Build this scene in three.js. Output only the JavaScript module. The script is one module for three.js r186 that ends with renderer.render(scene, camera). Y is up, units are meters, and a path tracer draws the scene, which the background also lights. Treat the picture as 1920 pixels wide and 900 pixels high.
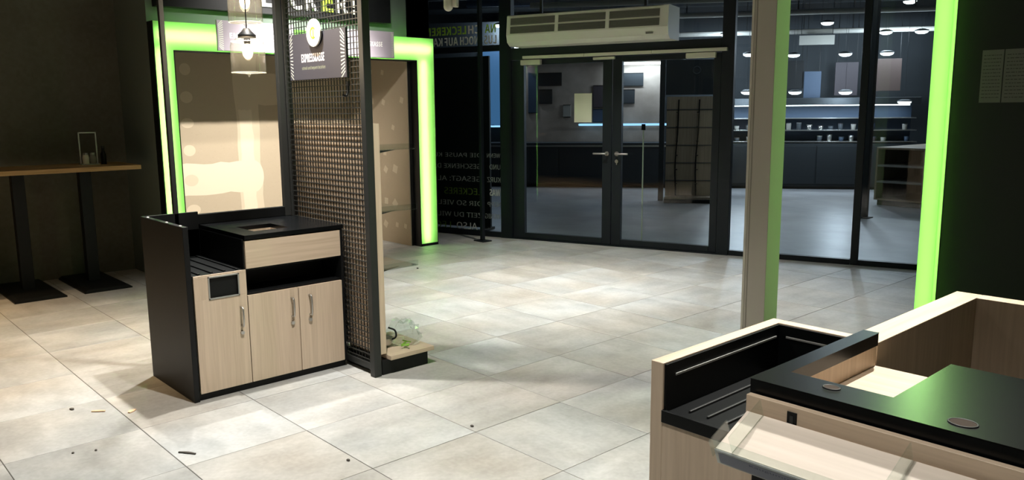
import * as THREE from 'three';
import { FontLoader } from 'three/addons/loaders/FontLoader.js';
import { TextGeometry } from 'three/addons/geometries/TextGeometry.js';
import { RoundedBoxGeometry } from 'three/addons/geometries/RoundedBoxGeometry.js';
import { mergeGeometries } from 'three/addons/utils/BufferGeometryUtils.js';
import { RectAreaLightUniformsLib } from 'three/addons/lights/RectAreaLightUniformsLib.js';

// ------------------------------------------------------------------ camera, light levels, exposure
RectAreaLightUniformsLib.init();
const scene = new THREE.Scene();
scene.background = new THREE.Color(0x000000);
const camera = new THREE.PerspectiveCamera(33.1, 1920 / 900, 0.05, 80);
camera.position.set(0, 1.577, 0);
camera.rotation.set(-0.160045, 0.829568, -0.0082962, 'YXZ');
const renderer = new THREE.WebGLRenderer({ antialias: true });
renderer.toneMapping = THREE.LinearToneMapping;
renderer.toneMappingExposure = 1.0;
renderer.shadowMap.enabled = true;
const WHITE = 0xfffaf3, WARM = 0xffd6a2, COOL = 0xdfe8fb, GREEN = new THREE.Color(0.42, 1.0, 0.22);
// ceiling spots of the shop, the last two added as fill: [x, z, candela, colour, cone half angle, aim x, aim z]
const SPOTS = [
  [-5.43, -2.16, 29, WHITE, 0.80, -5.43, -2.20],
  [-4.42, -2.14, 31, WHITE, 0.80, -4.30, -2.15],
  [-5.30, -4.55, 37, WHITE, 0.60, -5.30, -4.65],
  [-5.78, -4.20, 74, WHITE, 0.52, -10.0, -4.05],
  [-3.75, -5.10, 33, WHITE, 0.75, -3.74, -5.35],
  [-6.20, -0.60, 27, WARM, 0.70, -6.10, -0.70],
  [-3.00, -1.90, 29, WHITE, 0.90, -3.05, -1.95],
  [-1.30, -3.55, 42, WHITE, 0.55, -1.05, -2.35],
  [-7.50, 0.55, 34, WARM, 0.75, -8.3, 0.4],
  [-6.20, -4.10, 16, WHITE, 0.80, -7.6, -4.1, 2.35],
  [-0.95, -0.85, 11, WHITE, 0.70, -0.95, -1.45],  // added unseen fill for the counter front and its shelf
  [-5.80, -5.95, 17, WHITE, 0.80, -5.75, -6.05],  // extra spot, added to lift the floor near the doors
];
const MALL_LIGHT = 36;

// ------------------------------------------------------------------ helpers
let seed = 7;
const rnd = () => { seed = (seed * 1664525 + 1013904223) >>> 0; return seed / 4294967296; };
const taken = new Map();
function numbered(name) {
  const n = taken.get(name) || 0; taken.set(name, n + 1);
  return n ? `${name}_${String(n).padStart(3, '0')}` : name;
}
function thing(name, label, category, pos = [0, 0, 0], turn = 0, group) {
  const o = new THREE.Group(); o.name = numbered(name); scene.add(o);
  o.position.set(...pos); o.rotation.y = turn; o.userData = { label, category };
  if (group) o.userData.group = group;
  return o;
}
function struct(name, pos = [0, 0, 0], turn = 0, label) {
  const o = new THREE.Group(); o.name = name; scene.add(o); o.position.set(...pos); o.rotation.y = turn;
  o.userData.kind = 'structure'; if (label) o.userData.label = label;
  return o;
}
function obj(name, geos, mat, parent, label) {
  const g = Array.isArray(geos) ? (geos.length === 1 ? geos[0] : mergeGeometries(geos.map(x => x.index ? x.toNonIndexed() : x))) : geos;
  const m = new THREE.Mesh(g, mat); m.name = name; m.castShadow = true; m.receiveShadow = true;
  parent.add(m); if (label) m.userData.label = label;
  return m;
}
function each(name, geos, mat, parent) { return geos.map(g => obj(name, g, mat, parent)); }
function solo(name, geos, mat, label, category, pos = [0, 0, 0], turn = 0, group) {
  const m = obj(numbered(name), geos, mat, scene); m.position.set(...pos); m.rotation.y = turn;
  m.userData = { label, category }; if (group) m.userData.group = group;
  return m;
}
// box projection of uv in metres; grain runs along v
function boxUV(g, grain = 'y', ou = 0, ov = 0) {
  if (g.index) g = g.toNonIndexed();
  const p = g.attributes.position, n = g.attributes.normal, uv = new Float32Array(p.count * 2);
  for (let i = 0; i < p.count; i++) {
    const a = [Math.abs(n.getX(i)), Math.abs(n.getY(i)), Math.abs(n.getZ(i))], c = [p.getX(i), p.getY(i), p.getZ(i)];
    const k = a[0] > a[1] && a[0] > a[2] ? 0 : a[1] > a[2] ? 1 : 2;
    let [s, t] = k === 0 ? [2, 1] : k === 1 ? [0, 2] : [0, 1];
    const gi = { x: 0, y: 1, z: 2 }[grain];
    if (s === gi) [s, t] = [t, s];
    uv[i * 2] = c[s] + ou; uv[i * 2 + 1] = c[t] + ov;
  }
  g.setAttribute('uv', new THREE.BufferAttribute(uv, 2));
  return g;
}
// box given by its two corners, edges rounded by r
function bx(x0, y0, z0, x1, y1, z1, r = 0.0015, grain = 'y') {
  const w = Math.abs(x1 - x0), h = Math.abs(y1 - y0), d = Math.abs(z1 - z0);
  const rr = Math.min(r, w / 2.2, h / 2.2, d / 2.2);
  const g = rr > 0 ? new RoundedBoxGeometry(w, h, d, 1, rr) : new THREE.BoxGeometry(w, h, d);
  g.translate((x0 + x1) / 2, (y0 + y1) / 2, (z0 + z1) / 2);
  return boxUV(g, grain, rnd() * 2, rnd() * 2);
}
function cyl(r0, r1, h, x, y, z, seg = 24, open = false) { const g = new THREE.CylinderGeometry(r1, r0, h, seg, 1, open); g.translate(x, y + h / 2, z); return boxUVkeep(g); }
function boxUVkeep(g) { return g.index ? g.toNonIndexed() : g; }
function tube(pts, r, seg = 24, rs = 8) {
  return new THREE.TubeGeometry(new THREE.CatmullRomCurve3(pts.map(p => new THREE.Vector3(...p))), seg, r, rs).toNonIndexed();
}
function lathe(pts, seg = 32) { return new THREE.LatheGeometry(pts.map(p => new THREE.Vector2(...p)), seg).toNonIndexed(); }
// polygon in plan (x,z pairs) raised from y0 to y1 with a small chamfer on the top edge
function slab(poly, y0, y1, c = 0.0015, grain = 'x') {
  const n = poly.length, pos = [];
  let area = 0; for (let i = 0; i < n; i++) { const a = poly[i], b = poly[(i + 1) % n]; area += a[0] * b[1] - b[0] * a[1]; }
  const P = area > 0 ? [...poly].reverse() : poly;                 // seen from above: counter-clockwise
  const inset = P.map((p, i) => {
    const a = P[(i + n - 1) % n], b = P[(i + 1) % n];
    const d1 = norm2([p[0] - a[0], p[1] - a[1]]), d2 = norm2([b[0] - p[0], b[1] - p[1]]);
    const n1 = [d1[1], -d1[0]], n2 = [d2[1], -d2[0]];
    const k = 1 + n1[0] * n2[0] + n1[1] * n2[1];
    return [p[0] - c * (n1[0] + n2[0]) / k * 1, p[1] - c * (n1[1] + n2[1]) / k * 1];
  });
  // orientation test: the inset must lie inside
  const cen = P.reduce((s, p) => [s[0] + p[0] / n, s[1] + p[1] / n], [0, 0]);
  if (n < 6 && Math.hypot(inset[0][0] - cen[0], inset[0][1] - cen[1]) > Math.hypot(P[0][0] - cen[0], P[0][1] - cen[1]))
    inset.forEach((q, i) => { q[0] = 2 * P[i][0] - q[0]; q[1] = 2 * P[i][1] - q[1]; });
  const quad = (a, b, c2, d) => pos.push(...a, ...b, ...c2, ...a, ...c2, ...d);
  for (let i = 0; i < n; i++) {
    const j = (i + 1) % n, a = P[i], b = P[j], ia = inset[i], ib = inset[j];
    quad([a[0], y0, a[1]], [b[0], y0, b[1]], [b[0], y1 - c, b[1]], [a[0], y1 - c, a[1]]);
    quad([a[0], y1 - c, a[1]], [b[0], y1 - c, b[1]], [ib[0], y1, ib[1]], [ia[0], y1, ia[1]]);
  }
  const tri = THREE.ShapeUtils.triangulateShape(inset.map(p => new THREE.Vector2(p[0], p[1])), []);
  for (const t of tri) {
    const [a, b, d] = t.map(k => inset[k]);
    const up = (b[1] - a[1]) * (d[0] - a[0]) - (b[0] - a[0]) * (d[1] - a[1]) > 0;
    const v = up ? [a, b, d] : [a, d, b]; v.forEach(q => pos.push(q[0], y1, q[1]));
    const w = up ? [a, d, b] : [a, b, d]; w.forEach((q, k) => { const s = P[t[[0, up ? 2 : 1, up ? 1 : 2][k]]]; pos.push(s[0], y0, s[1]); });
  }
  const g = new THREE.BufferGeometry(); g.setAttribute('position', new THREE.Float32BufferAttribute(pos, 3)); g.computeVertexNormals();
  return boxUV(g, grain, rnd() * 3, rnd() * 3);
}
function norm2(v) { const l = Math.hypot(...v) || 1; return [v[0] / l, v[1] / l]; }
function clip(poly, nx, nz, d) {                                      // keep nx*x + nz*z >= d
  const out = [];
  for (let i = 0; i < poly.length; i++) {
    const a = poly[i], b = poly[(i + 1) % poly.length], fa = nx * a[0] + nz * a[1] - d, fb = nx * b[0] + nz * b[1] - d;
    if (fa >= 0) out.push(a);
    if (fa * fb < 0) { const t = fa / (fa - fb); out.push([a[0] + (b[0] - a[0]) * t, a[1] + (b[1] - a[1]) * t]); }
  }
  return out;
}
// prism with a profile in (z,y) extruded along x
function prism(profile, x0, x1, grain = 'x') {
  const s = new THREE.Shape(profile.map(p => new THREE.Vector2(p[0], p[1])));
  const g = new THREE.ExtrudeGeometry(s, { depth: x1 - x0, bevelEnabled: false });
  g.rotateY(-Math.PI / 2); g.scale(-1, 1, 1);                          // (z,y,depth) -> x
  const q = g.index ? g.toNonIndexed() : g, p = q.attributes.position;
  for (let i = 0; i < p.count; i++) { p.setX(i, p.getX(i) + x0); }
  for (let i = 0; i < p.count; i += 3) { for (const at of [p]) { const t = [at.getX(i + 1), at.getY(i + 1), at.getZ(i + 1)]; at.setXYZ(i + 1, at.getX(i + 2), at.getY(i + 2), at.getZ(i + 2)); at.setXYZ(i + 2, ...t); } }
  q.computeVertexNormals();
  return boxUV(q, grain);
}

// ------------------------------------------------------------------ textures
const hash = (x, y, s) => { let h = (x * 374761393 + y * 668265263 + s * 1442695041) | 0; h = Math.imul(h ^ (h >>> 13), 1274126177); h ^= h >>> 16; return (h >>> 0) / 4294967296; };
function vnoise(x, y, px, py, s) {
  const xi = Math.floor(x), yi = Math.floor(y), fx = x - xi, fy = y - yi, u = fx * fx * (3 - 2 * fx), v = fy * fy * (3 - 2 * fy);
  const m = (a, p) => ((a % p) + p) % p;
  const a = hash(m(xi, px), m(yi, py), s), b = hash(m(xi + 1, px), m(yi, py), s), c = hash(m(xi, px), m(yi + 1, py), s), d = hash(m(xi + 1, px), m(yi + 1, py), s);
  return a + (b - a) * u + (c - a) * v + (a - b - c + d) * u * v;
}
function fbm(u, v, fx, fy, oct, s) { let t = 0, a = 0.5, n = 0; for (let i = 0; i < oct; i++) { t += a * vnoise(u * fx, v * fy, fx, fy, s + i * 17); n += a; a *= 0.55; fx *= 2; fy *= 2; } return t / n; }
function dataTex(size, f, srgb = true, rep = [1, 1]) {
  const d = new Uint8Array(size * size * 4);
  for (let y = 0; y < size; y++) for (let x = 0; x < size; x++) {
    const c = f(x / size, y / size), k = (y * size + x) * 4;
    d[k] = c[0]; d[k + 1] = c[1]; d[k + 2] = c[2]; d[k + 3] = 255;
  }
  const t = new THREE.DataTexture(d, size, size); t.wrapS = t.wrapT = THREE.RepeatWrapping; t.magFilter = THREE.LinearFilter; t.minFilter = THREE.LinearMipmapLinearFilter; t.generateMipmaps = true;
  if (srgb) t.colorSpace = THREE.SRGBColorSpace; t.repeat.set(...rep); t.needsUpdate = true;
  return t;
}
const mix = (a, b, t) => a + (b - a) * t, cl = (v) => Math.max(0, Math.min(255, v));
const concrete = (s) => dataTex(512, (u, v) => {
  const a = fbm(u, v, 3, 3, 5, s), b = fbm(u, v, 2, 9, 5, s + 50), c = fbm(u, v, 60, 60, 2, s + 90);
  const k = (a - 0.5) * 46 + (b - 0.5) * 32 + (c - 0.5) * 14;
  const t = (fbm(u, v, 2, 2, 3, s + 130) - 0.5) * 10;
  return [cl(166 + k + t), cl(165.5 + k), cl(161 + k - t)];
}, true, [1.05, 1.05]);
const tileTex = [11, 23, 37, 51].map(concrete);
const tileBump = dataTex(512, (u, v) => { const k = 128 + (fbm(u, v, 40, 40, 4, 5) - 0.5) * 150; return [k, k, k]; }, false, [1.5, 1.5]);
function woodTex(base, amp, s, fx = 46, rep = [1.2, 0.8]) {
  return dataTex(512, (u, v) => {
    const w = fbm(u, v, 4, 2, 3, s) * 0.08, g = fbm((u + w) % 1, v, fx, 2, 4, s + 7), f = fbm(u, v, 128, 6, 2, s + 31), l = fbm(u, v, 5, 1, 3, s + 61);
    const k = (g - 0.5) * amp + (f - 0.5) * amp * 0.55 + (l - 0.5) * amp * 0.5;
    return [cl(base[0] + k), cl(base[1] + k * 1.02), cl(base[2] + k * 1.05)];
  }, true, rep);
}
const beigeTex = woodTex([204, 184, 160], 24, 3), paleTex = woodTex([224, 212, 198], 18, 13), deskTex = woodTex([176, 140, 92], 60, 9, 20), mallWoodTex = woodTex([150, 132, 110], 30, 15);
const grain = dataTex(256, (u, v) => { const k = 128 + (fbm(u, v, 64, 64, 3, 71) - 0.5) * 160; return [k, k, k]; }, false, [6, 6]);
const paintTex = dataTex(512, (u, v) => { const k = (fbm(u, v, 5, 5, 5, 81) - 0.5) * 22 + (fbm(u, v, 90, 90, 2, 82) - 0.5) * 10; return [cl(92 + k), cl(91 + k), cl(80 + k)]; }, true, [0.4, 0.4]);
const mallFloorTex = dataTex(512, (u, v) => { const k = (fbm(u, v, 4, 4, 5, 91) - 0.5) * 50; return [cl(128 + k), cl(128 + k), cl(130 + k)]; }, true, [0.5, 0.5]);
const mallWallTex = dataTex(512, (u, v) => { const k = (fbm(u, v, 5, 5, 5, 95) - 0.5) * 60; return [cl(150 + k), cl(138 + k), cl(127 + k)]; }, true, [0.5, 0.5]);
function canvasTex(w, h, draw) {
  const c = document.createElement('canvas'); c.width = w; c.height = h; draw(c.getContext('2d'), w, h);
  const t = new THREE.CanvasTexture(c); t.colorSpace = THREE.SRGBColorSpace; t.anisotropy = 8; return t;
}
// ------------------------------------------------------------------ materials
const std = (color, roughness, extra = {}) => new THREE.MeshStandardMaterial({ color, roughness, ...extra });
const M = {
  tiles: tileTex.map(t => std(0xffffff, 0.5, { map: t, bumpMap: tileBump, bumpScale: 0.0006 })),
  grout: std(0x4f4c47, 0.95),
  beige: std(0xffffff, 0.5, { map: beigeTex }),
  black: new THREE.MeshPhysicalMaterial({ color: 0x0d0f10, roughness: 0.5, specularIntensity: 0.55, bumpMap: grain, bumpScale: 0.0002 }),
  blackGloss: new THREE.MeshPhysicalMaterial({ color: 0x07090b, roughness: 0.27, specularIntensity: 0.55, bumpMap: grain, bumpScale: 0.0001 }),
  tray: new THREE.MeshPhysicalMaterial({ color: 0x06090a, roughness: 0.45, specularIntensity: 0.4 }),
  anthracite: std(0x2b2d2c, 0.5, { metalness: 0.2 }),
  frame: std(0x171f26, 0.45, { metalness: 0.3 }),
  steel: std(0xb9b8b4, 0.32, { metalness: 0.9 }),
  alu: std(0xa9aaa6, 0.4, { metalness: 0.6 }),
  darkWall: std(0xffffff, 0.9, { map: paintTex }),
  bulkhead: std(0x66716a, 0.75, { bumpMap: grain, bumpScale: 0.0003 }),
  blackWall: std(0x161817, 0.7, { bumpMap: grain, bumpScale: 0.0003 }),
  ceiling: std(0x8a8a8a, 0.95),
  plainWall: std(0x8a867c, 0.9),
  cream: std(0xd8d5c2, 0.5),
  whitePlastic: std(0xdedccf, 0.45),
  grille: std(0x6e6d64, 0.6),
  paper: std(0xd9dbc4, 0.85), paper2: std(0x8d8b84, 0.85),
  desk: std(0xffffff, 0.5, { map: deskTex }),
  glass: new THREE.MeshPhysicalMaterial({ color: 0xd8e6e4, transmission: 1, thickness: 0, roughness: 0, ior: 1.5 }),
  acrylic: new THREE.MeshPhysicalMaterial({ color: 0xf4f8f6, transmission: 1, thickness: 0, roughness: 0.03, ior: 1.49 }),
  frost: new THREE.MeshPhysicalMaterial({ color: 0xe6eaea, transmission: 0.7, thickness: 0, roughness: 0.5, ior: 1.49 }),
  jar: new THREE.MeshPhysicalMaterial({ color: 0xf4f6f2, transmission: 0.984, thickness: 0, roughness: 0.05, ior: 1.85 }),
  greenAcrylic: new THREE.MeshPhysicalMaterial({ color: new THREE.Color(0.37, 0.98, 0.18), transmission: 0.96, thickness: 0, roughness: 1.0, ior: 1.45, specularIntensity: 0.4 }),
  ledTube: new THREE.MeshStandardMaterial({ color: 0x222222, emissive: new THREE.Color(1.0, 1.0, 0.95), emissiveIntensity: 30 }),
  ledColumn: new THREE.MeshStandardMaterial({ color: 0x222222, emissive: new THREE.Color(1.0, 1.0, 0.9), emissiveIntensity: 9.5 }),
  boxWhite: std(0xcfe0b8, 0.8),
  bulb: new THREE.MeshStandardMaterial({ color: 0x332a20, emissive: new THREE.Color(1.0, 0.78, 0.5), emissiveIntensity: 9 }),
  spotLens: new THREE.MeshStandardMaterial({ color: 0x333333, emissive: new THREE.Color(1.0, 0.93, 0.84), emissiveIntensity: 4 }),
  mallLens: new THREE.MeshStandardMaterial({ color: 0x333333, emissive: new THREE.Color(0.9, 0.96, 1.0), emissiveIntensity: 8 }),
  neon: new THREE.MeshStandardMaterial({ color: 0x223344, emissive: new THREE.Color(0.33, 0.62, 1.0), emissiveIntensity: 1.7 }),
  blueGlow: new THREE.MeshStandardMaterial({ color: 0x1a2a40, emissive: new THREE.Color(0.05, 0.14, 0.30), emissiveIntensity: 1.0 }),
  sticker: std(0x9aa39c, 0.8), stickerBright: std(0xd8dcd6, 0.8), stickerGreen: std(0x5f7a2a, 0.8),
  letterWhite: std(0xe2e2d8, 0.6), letterGreen: std(0x9fcb35, 0.6),
  signGrey: std(0xa39aa4, 0.7),
  mallFloor: std(0xffffff, 0.4, { map: mallFloorTex }),
  mallWall: std(0xffffff, 0.85, { map: mallWallTex }),
  mallDark: std(0x1d2327, 0.7), mallMid: std(0x3a4045, 0.7), mallBlue: std(0x2c3c50, 0.6), mallWood: std(0xffffff, 0.6, { map: mallWoodTex }),
  boardBlack: std(0x0b0f12, 0.6), plum: std(0x2e272b, 0.7), copper: std(0x3e302b, 0.6), mallCeil: std(0x3a4654, 0.9),
  chip: std(0xd2b190, 0.9), speck: std(0x4a4640, 0.9),
};

// ------------------------------------------------------------------ room shell
const FA = { o: [-7.33, -6.71], t: [0.94756789, -0.31955451], n: [0.31955451, 0.94756789], turn: 18.636 * Math.PI / 180 };
const fz = (x) => FA.o[1] + (x - FA.o[0]) * (FA.t[1] / FA.t[0]);          // facade line
const facadeD = FA.n[0] * FA.o[0] + FA.n[1] * FA.o[1];
const shopPoly = [[3, 3], [-9.2, 3], [-9.2, fz(-9.2)], [-1.8, fz(-1.8)], [-1.8, -5.45], [3, -5.45]];
{
  const f = struct('floor');
  const S = 0.59995, X0 = -3.5327, Z0 = -2.4295, GAP = 0.0018;
  const far = [];
  for (let i = -11; i <= 11; i++) for (let j = -10; j <= 11; j++) {
    const x0 = X0 + i * S + GAP, x1 = X0 + (i + 1) * S - GAP, z0 = Z0 - (j + 1) * S + GAP, z1 = Z0 - j * S - GAP;
    let p = [[x0, z0], [x1, z0], [x1, z1], [x0, z1]];
    p = clip(p, FA.n[0], FA.n[1], facadeD + 0.03); if (p.length < 3) continue;
    p = clip(p, 1, 0, -9.15); if (p.length < 3) continue; p = clip(p, 0, -1, -2.98); if (p.length < 3) continue; p = clip(p, -1, 0, -2.98); if (p.length < 3) continue;
    const cx = (x0 + x1) / 2, cz = (z0 + z1) / 2;
    if (cz < -5.5 && cx > -1.9) continue;
    const yaw = Math.atan2(-cx, -cz), d = Math.hypot(cx, cz);
    const inView = Math.abs(yaw - 0.8296) < 0.66 && d > 1.6;
    const drop = (hash(i + 40, j + 40, 3) - 0.5) * 0.0009;
    const g = slab(p, -0.012, drop, 0.0012, hash(i + 40, j + 40, 1) > 0.5 ? 'x' : 'z');
    if (inView) obj('tile', g, M.tiles[Math.floor(hash(i + 40, j + 40, 2) * 4)], f); else far.push(g);
  }
  const rest = obj('tile_field', far, M.tiles[0], f); rest.userData.kind = 'stuff';
  obj('grout_bed', slab(shopPoly, -0.12, -0.0022, 0.001), M.grout, f);
  const c = struct('ceiling'); obj('ceiling_slab', slab(shopPoly, 3.2, 3.35, 0.001), M.ceiling, c);
  const w = (name, a, m = M.plainWall) => { const s = struct(name); obj('wall_panel', bx(...a, 0.001), m, s); return s; };
  w('wall_left', [-8.75, 0, -2.66, -8.6, 3.2, 3.15], M.darkWall);
  w('wall_rear', [-8.75, 0, 3.0, 3.15, 3.2, 3.15], M.plainWall);
  w('wall_side', [3.0, 0, -5.45, 3.15, 3.2, 3.0], M.plainWall);
  w('wall_right', [-2.004, 0, -5.6, 3.0, 3.2, -5.45], M.blackWall);
  w('wall_return', [-1.95, 0, fz(-1.9) - 0.02, -1.8, 3.2, -5.6], M.blackWall);
  // portal block with the unfinished niche
  const pb = struct('wall_portal');
  obj('side_panel', bx(-9.0, 0, -2.78, -7.73, 3.2, -2.64, 0.002), M.bulkhead, pb);
  obj('bulkhead_panel', bx(-7.86, 2.36, -5.80, -7.73, 3.2, -2.78, 0.002), M.bulkhead, pb);
  obj('pier_panel', bx(-9.0, 0, -5.80, -7.73, 3.2, -5.48, 0.002), M.blackWall, pb);
  obj('niche_ceiling', bx(-9.0, 2.6, -5.48, -7.86, 2.7, -2.78, 0), M.ceiling, pb);
  const fillTex = canvasTex(1024, 1024, (g, W, H) => plaster(g, W, H));
  const fillMat = std(0xffffff, 0.92, { map: fillTex });
  const back = bx(-9.12, 0, -6.35, -9.0, 3.2, -2.64, 0);
  { const p = back.attributes.position, uv = back.attributes.uv; for (let i = 0; i < p.count; i++) uv.setXY(i, (-2.78 - p.getZ(i)) / 2.7, p.getY(i) / 2.7); }
  obj('niche_back', back, fillMat, pb, 'bare beige plasterboard with pale filler patches');
  const sideTex = canvasTex(512, 1024, (g, W, H) => plasterSide(g, W, H));
  const sw = bx(-8.99, 0, -5.48, -7.735, 2.6, -5.466, 0);
  { const p = sw.attributes.position, uv = sw.attributes.uv; for (let i = 0; i < p.count; i++) uv.setXY(i, (p.getX(i) + 9.0) / 1.3, p.getY(i) / 2.6); }
  obj('niche_side', sw, std(0xffffff, 0.92, { map: sideTex }), pb, 'beige plasterboard with filler dots');
}
function blob(g, pts, col) { g.fillStyle = col; g.beginPath(); pts.forEach((p, i) => i ? g.lineTo(...p) : g.moveTo(...p)); g.closePath(); g.fill(); }
function ragged(x0, y0, x1, y1, amp, n = 14) {
  const pts = [];
  for (let i = 0; i <= n; i++) pts.push([mix(x0, x1, i / n), y0 + (rnd() - 0.5) * amp]);
  for (let i = 0; i <= n; i++) pts.push([x1 + (rnd() - 0.5) * amp, mix(y0, y1, i / n)]);
  for (let i = 0; i <= n; i++) pts.push([mix(x1, x0, i / n), y1 + (rnd() - 0.5) * amp]);
  for (let i = 0; i <= n; i++) pts.push([x0 + (rnd() - 0.5) * amp, mix(y1, y0, i / n)]);
  return pts;
}
function speckle(g, W, H, n, a) { for (let i = 0; i < n; i++) { const v = rnd() > 0.5 ? 255 : 60; g.fillStyle = `rgba(${v},${v - 10},${v - 25},${a})`; g.fillRect(rnd() * W, rnd() * H, 2 + rnd() * 5, 1 + rnd() * 3); } }
function plaster(g, W, H) {
  g.fillStyle = '#b3a38b'; g.fillRect(0, 0, W, H); speckle(g, W, H, 5000, 0.025);
  const U = z => (-2.78 - z) / 2.7 * W, V = y => H - y / 2.7 * H, F = '#d8c9b0', F2 = '#cbbba1';
  blob(g, ragged(U(-3.98), V(2.7), U(-4.26), V(0.05), 12), F2);
  blob(g, ragged(U(-4.02), V(1.6), U(-4.18), V(0.2), 8), F);
  blob(g, ragged(U(-2.8), V(1.01), U(-4.16), V(0.665), 9), F);
  g.fillStyle = F; g.beginPath(); g.ellipse(U(-4.16), V(0.835), 0.12 / 2.7 * W, 0.185 / 2.7 * H, 0, 0, 7); g.fill();
  blob(g, ragged(U(-4.05), V(2.02), U(-5.4), V(1.66), 10), F2);
  for (const y of [2.04, 1.74, 1.46, 1.16, 0.83, 0.5, 0.2]) for (const z of [-3.42, -4.85, -5.3]) { g.fillStyle = F2; g.beginPath(); g.ellipse(U(z) + rnd() * 8, V(y), 22 + rnd() * 8, 20 + rnd() * 8, 0, 0, 7); g.fill(); }
}
function plasterSide(g, W, H) {
  g.fillStyle = '#b0a088'; g.fillRect(0, 0, W, H); speckle(g, W, H, 3000, 0.03);
  const U = x => (x + 9.0) / 1.3 * W, V = y => H - y / 2.6 * H;
  for (const y of [2.05, 1.7, 1.4, 1.1, 0.9, 0.5, 0.25]) for (const x of [-8.04, -8.25, -7.85, -8.5]) { if (rnd() < 0.3) continue; g.fillStyle = '#c9bca3'; const s = 20 + rnd() * 16; g.save(); g.translate(U(x) + rnd() * 14, V(y) + rnd() * 14); g.rotate(rnd() * 0.8); g.fillRect(-s / 2, -s / 2, s, s); g.restore(); }
}

// ------------------------------------------------------------------ glass facade (local: x along the facade, z into the shop)
const fpos = (s, y, z) => [FA.o[0] + FA.t[0] * s + FA.n[0] * z, y, FA.o[1] + FA.t[1] * s + FA.n[1] * z];
const font = await new FontLoader().loadAsync('fonts/droid/droid_sans_regular.typeface.json');
const fontBold = await new FontLoader().loadAsync('fonts/droid/droid_sans_bold.typeface.json');
// flat lettering; width fitted; mirrored where it is read from the other side
function text(str, size, { bold = false, width = 0, depth = 0.002, mirror = false, center = false } = {}) {
  let g = new TextGeometry(str, { font: bold ? fontBold : font, size, depth, curveSegments: 3 });
  if (g.index) g = g.toNonIndexed();
  g.computeBoundingBox(); const b = g.boundingBox, w = b.max.x - b.min.x;
  g.translate(-b.min.x, 0, 0);
  if (width) g.scale(width / w, 1, 1);
  const ww = width || w;
  if (center) g.translate(-ww / 2, 0, 0);
  if (mirror) {
    const p = g.attributes.position;
    for (let i = 0; i < p.count; i++) p.setX(i, -p.getX(i));
    for (let i = 0; i < p.count; i += 3) { const t = [p.getX(i + 1), p.getY(i + 1), p.getZ(i + 1)]; p.setXYZ(i + 1, p.getX(i + 2), p.getY(i + 2), p.getZ(i + 2)); p.setXYZ(i + 2, ...t); }
    g.computeVertexNormals();
  }
  return g;
}
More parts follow.
